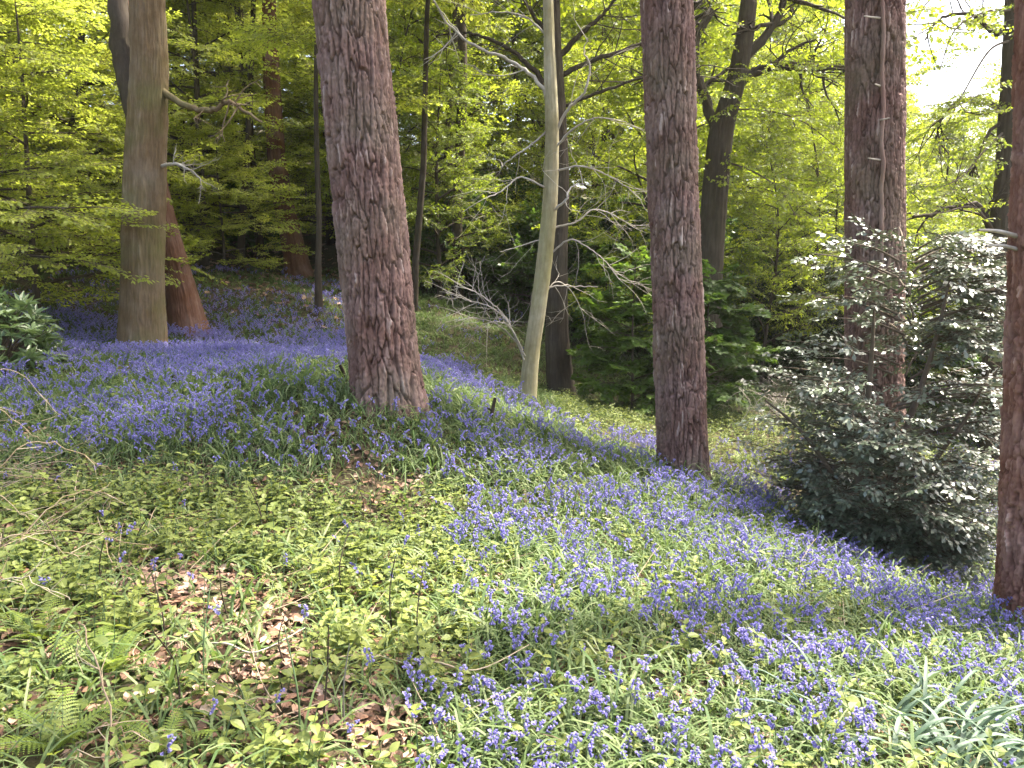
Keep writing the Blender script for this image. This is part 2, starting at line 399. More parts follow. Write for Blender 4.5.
def flute_disp(seed, amp=.02, fine=.008, k=9, flare=.1, kf=3.2, fz=.25):
    def f(TH, Z, Rg):
        w = vnoise(np.cos(TH) * 1.5 + 4, np.sin(TH) * 1.5 + 4, Z * .35, seed + 2)
        tz = TH + .5 * (w - .5)
        off = amp * (fbm(np.cos(tz) * kf + 5, np.sin(tz) * kf + 5, Z * fz, seed) - .5) * 2
        n = vnoise(np.cos(tz) * k * 2 + 40, np.sin(tz) * k * 2 + 40, Z * 4.5, seed + 5)
        rid = np.abs(n - .5) * 2
        off += fine * (rid - .5) + fine * .8 * (fbm(np.cos(TH) * k + 60, np.sin(TH) * k + 60, Z * 7, seed + 12) - .5)
        off += flare * np.exp(-Z / .35) * (.3 + 1.2 * vnoise(np.cos(TH) * 1.8 + 9, np.sin(TH) * 1.8 + 9, 0, seed + 3))
        var = .25 + .25 * rid + .4 * (w - .5) + .3 * (fbm(np.cos(TH) * k + 20, np.sin(TH) * k + 20, Z * 5, seed + 6) - .3) + .4 * (fbm(np.cos(TH) * 3 + 2, np.sin(TH) * 3 + 2, Z * 1.2, seed + 8) - .5)
        return off, var
    return f

# ------------------------------------------------------------------ leaf and spray templates
def leaf_quad(L, W, tip=1.0):
    return np.array([(0, 0, 0), (L * .45, -W / 2, 0), (L, 0, 0), (L * .45, W / 2, 0)])

def make_spray(seed, length=.7, nside=5, leaf=.07, wid=.7, tilt=.35, palm=False, side_ang=.8, droop=.0, mats=(0, 1), matte=1):
    r = np.random.default_rng(seed); g = Geo()
    ax = np.array([(t * length, (r.random() - .5) * .03 * (t > 0), -droop * t * t * length) for t in np.linspace(0, 1, 5)])
    tube(g, ax, np.linspace(.005, .0015, 5), 3, mats[1], .4)
    leaves = []
    def put(p, yaw):
        leaves.append((p, yaw))
    for k in range(nside):
        t = .12 + .86 * k / nside
        for sgn in (1, -1):
            if r.random() < .1: continue
            p = np.array((t * length + r.normal() * .02, 0, -droop * t * t * length))
            sl = length * (.42 - .28 * t) * r.uniform(.7, 1.2); ya = sgn * side_ang * r.uniform(.75, 1.2)
            d = np.array((cos(ya), sin(ya), r.normal() * .12 - droop * .5))
            tube(g, np.array([p, p + d * sl]), [.0022, .001], 3, mats[1], .4)
            nl = max(2, int(sl / (leaf * .62)))
            for i in range(nl + 1):
                s2 = 1 if i % 2 else -1
                put(p + d * sl * (i + .4) / (nl + .4), ya + (s2 * .75 if i < nl else 0) + r.normal() * .2)
    for i in range(4):
        put(ax[-1] - np.array((i * leaf * .4, 0, 0)), (1 if i % 2 else -1) * (.6 if i else 0))
    for p, yaw in leaves:
        L = leaf * r.uniform(.65, 1.2)
        T = []
        if palm:
            for a2, s2 in ((-.95, .7), (0, 1.0), (.95, .7)):
                T.append((leaf_quad(L * s2, L * .62 * s2), a2))
        else: T.append((leaf_quad(L, L * wid), 0))
        pit, rol = -abs(r.normal() * tilt) * .7 - .1 + r.normal() * .2, r.normal() * tilt
        vv = r.random()
        for lq, a2 in T:
            c, s_ = cos(a2), sin(a2)
            lq2 = lq @ np.array([(c, s_, 0), (-s_, c, 0), (0, 0, 1)])
            inst(g, (lq2, np.array([(0, 1, 2, 3)]), np.array([mats[0]]), np.zeros(4)), [p], [yaw], [pit], [rol], [1.0], [0])
            g.a[-1][:] = vv
    return g.arrays()

SPR_BEECH = [make_spray(10 + k, .75, 6, .072, .68, .42) for k in range(4)]
SPR_MID = [make_spray(20 + k, .6, 5, .08, .75, .6, droop=.1) for k in range(4)]
SPR_SYC = [make_spray(30 + k, .6, 4, .13, .7, .35, palm=True, droop=.15) for k in range(4)]
SPR_FINE = [make_spray(40 + k, .55, 5, .055, .7, .6, droop=.1) for k in range(4)]
SPR_HOLLY = [make_spray(50 + k, .34, 5, .058, .55, .33, side_ang=.9) for k in range(5)]

def grow(h, rad, seed, tmpls, nb=26, h0=.12, elev=.55, flat=.5, roll=.18, pit=.15, r0=.09, lean=(0, 0), sub=4, step=.34, sc_=1.0, top=.15, sides=8, limbs_from=None, wob=.25, prof=1.5):
    """returns wood Geo and crown Geo"""
    r = np.random.default_rng(seed); w = Geo(); c = Geo()
    nz = 12; t = np.linspace(0, 1, nz)
    ph = r.random(4) * 6.28
    tr = np.stack([lean[0] * h * t + wob * np.sin(t * 5 + ph[0]) * t * h * .06, lean[1] * h * t + wob * np.sin(t * 4 + ph[1]) * t * h * .06, t * h - .15], -1)
    rr = r0 * (1 - t) ** .8 + r0 * .5 * np.exp(-t * h / .25) + .006
    tube(w, tr, rr, sides, 0, .5)
    S = [[], [], [], [], []]
    def sp(p, yaw, pitch):
        S[0].append(p); S[1].append(yaw); S[2].append(pitch + r.normal() * pit); S[3].append(r.normal() * roll); S[4].append(sc_ * r.uniform(.75, 1.25))
    for k in range(nb):
        f = h0 + (1 - h0) * (k + r.random() * .8) / nb
        p0 = np.array([np.interp(f, t, tr[:, i]) for i in range(3)]); rb = np.interp(f, t, rr)
        az = k * 2.4 + r.normal() * .4
        L = rad * ((1 - max(0, (f - h0) / (1 - h0)) ** prof) * (1 - top) + top) * r.uniform(.65, 1.15)
        el = elev * r.uniform(.6, 1.3)
        n = 6; pts = [p0]; e = el; a = az
        for i in range(n):
            e = e * (1 - flat * .35) + r.normal() * .07 - .03 * flat; a += r.normal() * .13
            pts.append(pts[-1] + L / n * np.array((cos(e) * cos(a), cos(e) * sin(a), sin(e))))
        pts = np.array(pts)
        tube(w, pts, np.linspace(min(rb * .6, .012 + L * .014), .004, n + 1), 5, 0, .5)
        for m in range(sub * 2):
            s = .2 + .75 * (m + r.random() * .6) / (sub * 2)
            q = np.array([np.interp(s, np.linspace(0, 1, n + 1), pts[:, i]) for i in range(3)])
            sg = 1 if m % 2 else -1
            yaw = a + sg * r.uniform(.5, 1.1); SL = L * (.45 - .3 * s) * r.uniform(.7, 1.2); pe = e * .5 + r.normal() * pit
            d = np.array((cos(yaw) * cos(pe), sin(yaw) * cos(pe), sin(pe)))
            tube(w, np.array([q, q + d * SL]), [.006, .002], 3, 0, .5)
            for i in range(max(1, int(SL / step)) + 1):
                pp = q + d * min(SL, i * step + r.random() * .1)
                sp(pp, yaw + r.uniform(-.7, .7), pe)
        sp(pts[-1], a, e); sp(pts[-2], a + .5, e); sp(pts[-2], a - .5, e)
    sp(tr[-1], 0, .8); sp(tr[-1], 2, .6); sp(tr[-1], 4, .6)
    P, ya, pi_, ro, ss = [np.array(x) for x in S]
    ch = r.integers(0, len(tmpls), len(P))
    for k, T in enumerate(tmpls):
        msk = ch == k
        inst(c, T, P[msk], ya[msk], pi_[msk], ro[msk], ss[msk], np.clip(.5 + r.normal(size=msk.sum()) * .25, 0, 1))
    return w, c

def proto(name, label, cat, wood, crown, mwood, mleaf, group=None, loc=(0, 0, 0)):
    t = thing(name, label, cat, loc, 0, group)
    obj('trunk', wood.mesh('trunk', [mwood], True), t)
    obj('crown', crown.mesh('crown', [mleaf, M_twig]), t)
    return t

# ------------------------------------------------------------------ the four pines
NEEDLE = None
def needle_tmpl(seed):
    r = np.random.default_rng(seed); g = Geo()
    tube(g, np.array([(0, 0, 0), (.6, 0, .05)]), [.008, .004], 3, 1, .4)
    for k in range(70):
        t = r.random(); p = np.array((t * .6, 0, .05 * t))
        inst(g, (leaf_quad(.11, .008), np.array([(0, 1, 2, 3)]), np.array([0]), np.full(4, r.random())), [p], [r.uniform(-1, 1)], [r.uniform(-1, 1)], [r.random() * 6], [1], [.5])
    return g.arrays()
NEEDLES = [needle_tmpl(60), needle_tmpl(61)]
_pw, _pc = grow(8, 3.0, 77, NEEDLES, nb=22, h0=.05, elev=.5, flat=.3, roll=.6, pit=.4, r0=.16, sub=4, step=.5)
PINECROWN_W = _pw.mesh('upper_limbs', [M_pine], True); PINECROWN_C = _pc.mesh('crown', [M_needle, M_twig])

def pine(label, ub, Yb, utop, r_base, r_top, seed, height=19, dy=0.0, mat=M_pine):
    b = base(ub, Yb)
    tp = px(utop, 0, Yb + dy)
    d = (tp - b) / (tp[2] - b[2])
    th = thing('pine_tree', label, 'tree', b)
    zt = tp[2] - b[2]
    path = np.array([(0, 0, -.25), (0, 0, 0), d * zt, d * zt + np.array((d[0] * .3, d[1] * .3, 1)) * (height - 8 - zt)])
    rd = [r_base, r_base, r_top, r_top * .75]
    g = trunk_geo(path, rd, 240, .0085, pine_disp(seed), zt + .4, .3)
    obj('trunk', g.mesh('trunk', [mat], True), th)
    e = path[-1] - np.array((0, 0, .5))
    obj('upper_limbs', PINECROWN_W, th, e); obj('crown', PINECROWN_C, th, e)
    return th, b, d

p1 = pine('thick purple brown pine trunk leaning left among bluebells, nearest the pale beech', 388, 6.3, 348, .285, .272, 100)
p2 = pine('straight reddish pine trunk standing on the sunny bluebell slope left of the holly', 684, 7.4, 666, .245, .235, 200)
p3 = pine('pine trunk rising from behind the glossy holly bush, pale ridge down its bark', 874, 8.3, 875, .305, .285, 300)
p4 = pine('dark red pine trunk cut by the right edge, beside the holly', 1050, 4.9, 1066, .315, .25, 400, mat=M_redpine)

# dead stubs and ridge on pines
def stub(parent, name, pts, r, mat=M_deadtwig):
    g = Geo(); tube(g, smooth_path(pts, 8), np.linspace(r, r * .5, 8), 6, 0, .5); obj(name, g.mesh(name, [mat], True), parent)
b4 = p4[1]
for (u0, v0, u1, v1, rr_) in ((1016, 236, 978, 230, .016), (1016, 249, 986, 246, .014)):
    q0 = px(u0, v0, 4.9) - b4; q1 = px(u1, v1, 4.7) - b4
    stub(p4[0], 'dead_branch_stub', [q0, (q0 + q1) / 2 + np.array((0, 0, .012)), q1], rr_)
b3 = p3[1]
g = Geo()
rg = np.random.default_rng(5)
pts = [px(883 - (v / 240) * 1.0 + rg.normal() * .7, v, 8.3 - .31) - b3 for v in range(-20, 300, 14)]
tube(g, smooth_path(pts, 90), .016 + .008 * rg.random(90), 7, 0, .62); obj('bark_ridge', g.mesh('bark_ridge', [M_pine], True), p3[0])
for (v0, du) in ((18, -16), (160, -12), (120, 10), (86, -5)):
    q0 = px(880, v0, 8.0) - b3; q1 = px(880 + du, v0 - 2, 7.86) - b3
    stub(p3[0], 'dead_branch_stub', [q0, (q0 + q1) / 2, q1], .011)

# ------------------------------------------------------------------ big beech on the left
def pathtrunk(name, label, cat, Y, pix, rad_px, seed, mat, nt=110, zf=.03, disp=None, group=None, below=.3, top_extra=None):
    """pix: [(u, v)] from base upwards at distance Y; rad_px half widths in pixels"""
    b = base(pix[0][0], Y)
    pts = [px(u, v, Y) - b for u, v in pix]
    dep = [Y * CP - ((p + b)[2] - CAMZ) * SP for p in pts]
    rad = [rp * dd / FPX for rp, dd in zip(rad_px, dep)]
    pts[0] = np.zeros(3)
    pts = [np.array((0, 0, -below))] + pts; rad = [rad[0]] + rad
    if top_extra:
        d = pts[-1] - pts[-2]; d = d / d[2]
        pts.append(pts[-1] + d * top_extra); rad.append(rad[-1] * .6)
    P = smooth_path(pts[1:], 40); P = np.vstack([pts[0], P])
    rr_ = np.r_[rad[0], np.interp(np.linspace(0, len(rad) - 2, 40), np.arange(len(rad) - 1), rad[1:])]
    g = trunk_geo(P, rr_, nt, zf, disp or flute_disp(seed), 99)
    t = thing(name, label, cat, b, 0, group)
    obj('trunk', g.mesh('trunk', [mat], True), t)
    return t, b

def limb(parent, b, Y, pix, r0, r1, mat, name='limb', dY=None, sides=7, twigs=0, seed=0, var=.5, tl=.5):
    r = np.random.default_rng(seed)
    n = len(pix); dY = dY if dY is not None else [0] * n
    pts = [px(u, v, Y + dy) - b for (u, v), dy in zip(pix, dY)]
    P = smooth_path(pts, 6 * n)
    m = len(P)
    P[1:-1] += r.normal(size=(m - 2, 3)) * min(r1, .012) * .8
    g = Geo(); tube(g, P, np.linspace(r0, r1, m), sides, 0, var)
    for k in range(twigs):
        i = r.integers(m // 4, m - 1); d = P[min(i + 1, m - 1)] - P[i - 1]; d /= np.linalg.norm(d)
        d = d * .6 + r.normal(size=3) * .55; d /= np.linalg.norm(d)
        q = [P[i]]
        for s in range(5):
            d = d + r.normal(size=3) * .22; d /= np.linalg.norm(d); q.append(q[-1] + d * tl * r.uniform(.12, .3))
        tube(g, np.array(q), np.linspace(r1 * .9, r1 * .3, 6), 4, 0, var)
        for kk in range(2):
            j = r.integers(1, 5); d2 = d + r.normal(size=3) * .7; d2 /= np.linalg.norm(d2)
            tube(g, np.array([q[j], q[j] + d2 * tl * .25, q[j] + d2 * tl * .45 + r.normal(size=3) * .04]), [r1 * .5, r1 * .4, r1 * .2], 3, 0, var)
    o = obj(name, g.mesh(name, [mat], True), parent)
    return o

beech, bb = pathtrunk('beech_tree', 'big pale fluted beech trunk with a dark second stem, left of the pines', 'tree', 11.0,
                      [(143, 346), (143, 280), (144, 200), (147, 120), (149, 60), (147, 0), (150, -60)], [23, 20, 20, 18.5, 17, 16, 15], 11, M_beech, 200, .012, flute_disp(11, .022, .016, 11, .10), top_extra=6)
limb(beech, bb, 11.0, [(138, 118), (124, 60), (118, 0), (114, -60), (112, -200)], .16, .10, M_dark, 'second_stem', [0, .12, .2, .25, .4], 14, 0, 1)
limb(beech, bb, 11.0, [(148, 80), (186, 106), (214, 110), (228, 102), (240, 108), (262, 122)], .05, .015, M_beech, 'limb', [0, -.1, -.2, -.3, -.4, -.5], 8, 8, 2)
limb(beech, bb, 11.0, [(146, 170), (172, 164), (190, 170), (200, 178)], .03, .008, M_deadtwig, 'dead_branch', [0, -.1, -.2, -.3], 6, 12, 3, tl=.35)
_w, _c = grow(9, 5.0, 91, SPR_BEECH, nb=20, h0=.05, elev=.6, flat=.4, r0=.14, sub=3, step=.8, sc_=1.3)
BEECHTOP_C = _c.mesh('crown', [M_beechleaf, M_twig]); BEECHTOP_W = _w.mesh('upper_limbs', [M_beech], True)
obj('upper_limbs', BEECHTOP_W, beech, (0, 0, 9.2)); obj('crown', BEECHTOP_C, beech, (0, 0, 9.2))

lean, bl = pathtrunk('leaning_tree', 'reddish brown trunk leaning left close behind the big beech', 'tree', 12.6,
                     [(189, 326), (181, 290), (167, 235), (152, 170), (140, 110), (132, 60)], [19, 15, 12.5, 11, 10, 8], 21, M_red, 120, .02, flute_disp(21, .02, .02, 12, .12), top_extra=3)
red, br = pathtrunk('redwood_tree', 'dark red trunk with a leaning bole up on the wooded bank behind the beech', 'tree', 19.0,
                    [(300, 278), (292, 240), (283, 200), (277, 160), (273, 100), (270, 40), (268, -40)], [13, 10.5, 9.5, 8.5, 8, 7, 6], 31, M_red, 90, .03, flute_disp(31, .03, .02, 10, .15))
sap, bs = pathtrunk('sapling_tree', 'thin mossy sapling trunk between the red trunk and the leaning pine', 'tree', 14.0,
                    [(319, 318), (318, 270), (319, 220), (317, 160), (316, 90), (317, 0)], [3.6, 3.1, 2.8, 2.5, 2.2, 2.0], 41, M_dark, 40, .05, flute_disp(41, .006, .004, 5, .05), top_extra=2)
obj('crown', grow(5, 1.8, 43, SPR_BEECH, nb=16, h0=.1, r0=.03)[1].mesh('crown', [M_beechleaf, M_twig]), sap, (0, 0, 3.2))

# pale tree with dead branches, and the dark trunk behind it
pale, bp = pathtrunk('pale_tree', 'slim pale trunk with bare white branches between two pines', 'tree', 9.3,
                     [(527, 392), (532, 350), (538, 310), (545, 255), (550, 200), (552, 130), (550, 70), (548, 0)], [9, 8, 8, 8, 7.6, 7, 6.2, 5.2], 51, M_pale, 60, .02, flute_disp(51, .008, .004, 6, .03), top_extra=4)
for k, (pix, r0, r1, tw) in enumerate([
        ([(552, 140), (566, 112), (584, 92), (590, 66), (584, 52), (588, 38)], .022, .006, 3),
        ([(553, 150), (572, 130), (596, 118), (626, 122)], .016, .005, 3),
        ([(550, 128), (530, 146), (512, 158), (500, 168)], .016, .005, 3),
        ([(549, 102), (534, 78), (508, 60), (474, 46), (450, 26), (433, 0)], .026, .010, 5),
        ([(553, 172), (580, 166), (604, 174), (622, 184), (642, 200)], .014, .004, 10),
        ([(551, 212), (566, 200), (570, 188), (584, 184)], .018, .006, 3),
        ([(550, 228), (576, 222), (592, 210), (612, 214), (634, 228)], .015, .004, 12),
        ([(546, 258), (568, 240), (586, 246), (606, 262), (620, 280)], .013, .004, 10),
        ([(541, 287), (566, 286), (598, 287)], .012, .006, 2),
        ([(549, 190), (530, 180), (518, 178), (500, 192), (482, 200), (462, 212)], .014, .004, 6),
        ([(546, 238), (520, 246), (500, 252)], .010, .003, 4),
        ([(551, 40), (530, 20), (505, 12), (470, 15)], .014, .005, 5),
        ([(541, 300), (556, 282), (572, 292), (584, 316)], .009, .003, 6)]):
    rr3 = np.random.default_rng(k + 900)
    n = len(pix); limb(pale, bp, 9.3, pix, r0, r1, M_deadtwig, 'dead_branch', [0.0] + list(np.cumsum(rr3.normal(size=n - 1) * .1) - .05), 6, tw, 60 + k, tl=.55)
obj('crown', grow(6, 2.6, 53, SPR_MID, nb=20, h0=.05, r0=.06)[1].mesh('crown', [M_midleaf, M_twig]), pale, (px(548, 0, 9.3) - bp) + np.array((0, 0, .6)))

dk, bd = pathtrunk('dark_tree', 'dark straight trunk close behind the slim pale one', 'tree', 13.0,
                   [(561, 388), (557, 330), (557, 250), (559, 180), (556, 100), (553, 40), (551, -30)], [13.5, 11.5, 10.5, 10, 9, 8, 7.5], 71, M_dark, 80, .03, flute_disp(71, .018, .012, 9, .06), top_extra=4)
for k, (pix, r0) in enumerate([([(556, 62), (580, 34), (604, 14), (622, -12)], .06), ([(555, 78), (590, 62), (640, 44), (690, 24), (720, 8)], .05), ([(551, 92), (528, 64), (500, 44), (470, 34), (436, 36)], .05),
                               ([(556, 110), (600, 92), (650, 76), (700, 74)], .035), ([(553, 40), (530, 10), (512, -20)], .05)]):
    limb(dk, bd, 13.0, pix, r0, .012, M_dark, 'limb', None, 6, 8, 80 + k, .4, tl=.9)
_w, _c = grow(7, 4.2, 92, SPR_MID, nb=22, h0=.02, elev=.5, flat=.4, r0=.12, sub=4, step=.5, sc_=1.3)
obj('crown', _c.mesh('crown', [M_midleaf, M_twig]), dk, (px(551, -60, 13.0) - bd))

# forked dark tree on the right
fk, bf = pathtrunk('forked_tree', 'dark forked trunk with heavy limbs behind the two right pines', 'tree', 14.0,
                   [(706, 345), (708, 300), (712, 230), (717, 170), (722, 128), (735, 84), (744, 40), (750, -10)], [17, 14, 13, 12.5, 12, 10, 9, 8], 81, M_dark, 100, .03, flute_disp(81, .025, .012, 9, .08), top_extra=3)
for k, (pix, r0, r1) in enumerate([([(717, 134), (706, 100), (697, 72), (696, 40), (712, 10), (716, -20)], .10, .05), ([(736, 86), (758, 70), (790, 66), (812, 70), (840, 66), (868, 72)], .10, .03),
                                   ([(697, 70), (682, 36), (690, 8), (700, -20)], .05, .03), ([(744, 60), (770, 30), (784, 0), (790, -40)], .08, .05), ([(770, 68), (790, 50), (815, 40)], .04, .015), ([(800, 67), (815, 50), (826, 30)], .03, .012)]):
    limb(fk, bf, 14.0, pix, r0, r1, M_dark, 'limb', None, 8, 9, 95 + k, .4, tl=.9)
_fw, _fc = grow(7.5, 4.6, 94, SPR_MID, nb=24, h0=.02, elev=.35, flat=.4, r0=.12, sub=4, step=.5, sc_=1.2)
obj('crown', _fc.mesh('crown', [M_midleaf, M_twig]), fk, (px(735, 60, 14.0) - bf))

rb_, brb = pathtrunk('gnarled_tree', 'dark gnarled trunk with a crooked low limb behind the right edge pine', 'tree', 11.5,
                     [(996, 330), (998, 280), (1001, 230), (1006, 180), (1010, 100), (1014, 20), (1016, -60)], [14, 12, 11, 10, 9, 8, 7], 85, M_dark, 70, .03, flute_disp(85, .02, .012, 8, .06), top_extra=3)
for k, (pix, r0, r1) in enumerate([([(1000, 240), (990, 226), (978, 206), (950, 208), (928, 216), (904, 214)], .06, .02), ([(1008, 122), (990, 102), (970, 98), (950, 108), (938, 126), (936, 142)], .035, .015),
                                   ([(1010, 120), (992, 128), (980, 150), (968, 180), (950, 190)], .03, .012), ([(1012, 20), (996, 34), (970, 14), (940, 20), (925, 40)], .04, .012)]):
    limb(rb_, brb, 11.5, pix, r0, r1, M_dark, 'limb', None, 7, 8, 105 + k, .4, tl=.7)

# hanging leafy boughs of the gnarled tree against the sky
def bough(parent, b, Y, pts_px, tm, mat, seed, n=30, sc_=1.0, spread=.35, wood=True, name='foliage', roll=.3):
    r = np.random.default_rng(seed)
    g = Geo()
    P = smooth_path([px(u, v, Y + dy) - b for u, v, dy in pts_px], 30)
    if wood: tube(g, P, np.linspace(.02, .006, 30), 5, 1, .4)
    i = r.integers(4, 30, n); Q = P[i] + r.normal(size=(n, 3)) * spread * np.array((1, 1, .5))
    d = P[np.clip(i + 1, 0, 29)] - P[i - 1]
    ya = np.arctan2(d[:, 1], d[:, 0]) + r.normal(size=n) * .8
    ch = r.integers(0, len(tm), n)
    for k, T in enumerate(tm):
        m = ch == k
        inst(g, T, Q[m], ya[m], r.normal(size=m.sum()) * .2 - .1, r.normal(size=m.sum()) * roll, sc_ * r.uniform(.7, 1.2, m.sum()), r.random(m.sum()))
    return obj(name, g.mesh(name, [mat, M_twig]), parent)
for k, (pp, n) in enumerate([([(1014, 10, 0), (985, 12, -.3), (955, 30, -.5), (940, 70, -.6)], 14), ([(1014, 40, 0), (990, 50, -.2), (965, 90, -.4), (945, 128, -.6)], 16), ([(1010, 118, 0), (985, 104, -.2), (960, 104, -.4), (930, 126, -.7)], 22),
                             ([(1008, 128, 0), (985, 150, -.2), (960, 178, -.5), (930, 190, -.8)], 26), ([(1014, -20, 0), (970, -20, -.5), (930, 0, -.8), (915, 25, -1)], 9), ([(1000, 240, 0), (975, 208, -.2), (945, 212, -.4), (915, 216, -.6)], 12)]):
    bough(rb_, brb, 11.5, pp, SPR_FINE, M_midleaf, 500 + k, n, .9, .2)

for k, (pp, n) in enumerate([([(740, 74, 0), (775, 62, -.2), (810, 64, -.4), (850, 66, -.6)], 34), ([(745, 50, 0), (775, 24, .2), (800, 0, .3), (820, -20, .3)], 30), ([(717, 120, 0), (700, 80, -.2), (696, 40, -.4), (710, 0, -.5)], 20),
                             ([(722, 110, 0), (760, 110, -.5), (800, 120, -.9), (840, 150, -1.2)], 36), ([(718, 160, 0), (750, 170, -.6), (780, 190, -1.0), (800, 225, -1.2)], 30)]):
    bough(fk, bf, 14.0, pp, SPR_FINE, M_midleaf, 560 + k, n, 1.1, .35)

# ------------------------------------------------------------------ woodland behind: prototypes and copies
W = {}
def P_(key, name, label, cat, args, mw, ml, group):
    w, c = grow(**args); W[key] = proto(name, label, cat, w, c, mw, ml, group)
P_('beechA', 'young_beech', '-', 'tree', dict(h=8, rad=3.6, seed=1, tmpls=SPR_BEECH, nb=36, h0=.09, elev=.38, flat=.65, roll=.2, pit=.16, r0=.08, step=.33, sc_=.92), M_dark, M_beechleaf, '-')
P_('beechB', 'young_beech', '-', 'tree', dict(h=6, rad=3.0, seed=2, tmpls=SPR_BEECH, nb=28, h0=.08, elev=.33, flat=.75, roll=.2, pit=.16, r0=.06, step=.33, sc_=.92), M_dark, M_beechleaf, '-')
P_('midA', 'broadleaf_tree', '-', 'tree', dict(h=11, rad=4.2, seed=3, tmpls=SPR_MID, nb=40, h0=.10, elev=.7, flat=.4, roll=.5, pit=.3, r0=.13, step=.40, sc_=1.1, sub=5), M_dark, M_midleaf, '-')
P_('midB', 'broadleaf_tree', '-', 'tree', dict(h=9, rad=3.8, seed=4, tmpls=SPR_FINE, nb=38, h0=.08, elev=.6, flat=.5, roll=.5, pit=.3, r0=.10, step=.34, sc_=1.15, sub=5), M_dark, M_midleaf, '-')
P_('tall', 'tall_tree', '-', 'tree', dict(h=18, rad=5.5, seed=5, tmpls=SPR_MID, nb=36, h0=.25, elev=.75, flat=.35, roll=.5, pit=.3, r0=.24, step=.6, sc_=1.7, sub=5), M_dark, M_beechleaf, '-')
P_('syc', 'sycamore_sapling', '-', 'tree', dict(h=4.2, rad=1.7, seed=6, tmpls=SPR_SYC, nb=20, h0=.08, elev=.5, flat=.5, roll=.2, pit=.2, r0=.035, step=.34), M_twig, M_syc, '-')
P_('sycShade', 'sycamore_sapling', '-', 'tree', dict(h=3.6, rad=1.5, seed=16, tmpls=SPR_SYC, nb=20, h0=.08, elev=.5, flat=.5, roll=.2, pit=.2, r0=.035, step=.32), M_twig, M_darkleaf, '-')  # sapling kept darker than the other, its shade put into the leaf colour
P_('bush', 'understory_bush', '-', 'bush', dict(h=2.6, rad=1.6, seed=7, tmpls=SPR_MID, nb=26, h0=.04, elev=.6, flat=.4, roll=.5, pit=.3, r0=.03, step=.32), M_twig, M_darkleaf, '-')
P_('fine', 'hazel_tree', '-', 'tree', dict(h=7, rad=2.6, seed=8, tmpls=SPR_FINE, nb=26, h0=.15, elev=.8, flat=.4, roll=.5, pit=.3, r0=.05, step=.36, wob=.8), M_dark, M_midleaf, '-')
M_shade_fill = leafmat('shade_fill_leaf', [(.05, (.008, .018, .006)), (.6, (.018, .034, .011)), (1, (.04, .06, .02))], .2, spec=.05, rough=.8)  # near-black leaf colour stands in for the deep shade of the hollow
P_('shade_fill', 'shade_fill_tree', '-', 'tree', dict(h=4.6, rad=2.2, seed=18, tmpls=SPR_FINE, nb=34, h0=.05, elev=.5, flat=.5, roll=.5, pit=.3, r0=.09, step=.30, sub=5), M_dark, M_shade_fill, '-')  # trees added to fill the hollow with darkness
used = set()
rw = np.random.default_rng(2024)
def put(key, u, Y, s=1.0, label=None, group=None, dz=0.0):
    b = base(u, Y); b[2] += dz
    rz = rw.random() * 6.28; s = s * rw.uniform(.92, 1.08)
    if key not in used:
        used.add(key); o = W[key]; o.location = tuple(b); o.rotation_euler = (0, 0, rz); o.scale = (s, s, s); o['label'] = label
        if group: o['group'] = group
        elif 'group' in o: del o['group']
        return o
    o = dup(W[key], b, rz, s, label, group)
    if not group and 'group' in o: del o['group']
    return o

# layered yellow-green beeches on the left
GL = 'young beeches with layered yellow green leaves up the left bank'; LL = 'young beech with flat layers of yellow green leaves on the left bank'
put('beechA', -90, 10.5, 1.0, 'young beech reaching flat yellow green sprays in from the left edge')
put('beechB', 40, 11.5, .8, 'low young beech with pale sprays just left of the big beech trunk')
put('beechB', 30, 14.5, 1.1, 'low young beech on the brown bank above the rhododendron')
for u, Y, s in ((240, 24, 1.25), (300, 28, 1.4), (205, 18, .9), (345, 21, .9), (-170, 14, 1.2), (95, 18, 1.15), (-40, 19, 1.25), (190, 22, 1.2), (60, 24, 1.4), (150, 29, 1.5), (-10, 30, 1.6), (250, 27, 1.3), (-150, 24, 1.4)):
    put('beechA', u, Y, s, LL, GL)
put('beechB', 225, 16.5, .55, 'small beech with pale leaf layers right of the big beech trunk')
GM = 'broadleaved trees on the wooded bank between the pines'; LM = 'broadleaved tree with bright green leaves on the bank between the pines'
for k, (u, Y, s) in enumerate(((430, 21, 1.0), (470, 27, 1.2), (390, 33, 1.4), (545, 25, 1.1), (600, 21, .9), (620, 30, 1.3), (500, 35, 1.5), (300, 37, 1.5), (440, 17.5, .6), (655, 16.5, .75), (590, 19, .7))):
    put('midA' if k % 2 else 'midB', u, Y, s, LM, GM)
GR = 'trees glowing green in the hollow behind the right pines'; LR = 'leafy tree glowing green in the hollow behind the right pines'
for k, (u, Y, s) in enumerate(((690, 24, 1.0), (760, 22, .95), (800, 27, 1.0), (840, 20, .8), (935, 24, .62), (1000, 19, .78), (1060, 22, 1.0), (900, 31, .8), (760, 33, 1.25), (680, 36, 1.4), (1040, 30, .8), (955, 30, .7))):
    put('midB' if k % 2 else 'midA', u, Y, s, LR, GR)
GT = 'tall trees filling the top of the wood behind'; LT = 'tall tree with a high yellow green crown at the back of the wood'
for u, Y, s in ((100, 44, 1), (270, 50, 1.1), (430, 46, 1), (600, 48, 1.1), (760, 46, .95), (-60, 44, 1), (540, 62, 1.2), (350, 64, 1.2), (180, 62, 1.2), (20, 62, 1.2), (840, 56, .7), (-160, 50, 1.1), (680, 64, 1.2)):
    put('tall', u, Y, s, LT, GT)
for u, Y, s in ((880, 62, .72), (940, 66, .68), (1000, 60, .75)):
    put('tall', u, Y, s, 'small far tree beyond the hollow under the patch of white sky', 'far trees below the white sky')
put('syc', 632, 12.0, .62, 'bright green sycamore sapling just left of the middle pine')
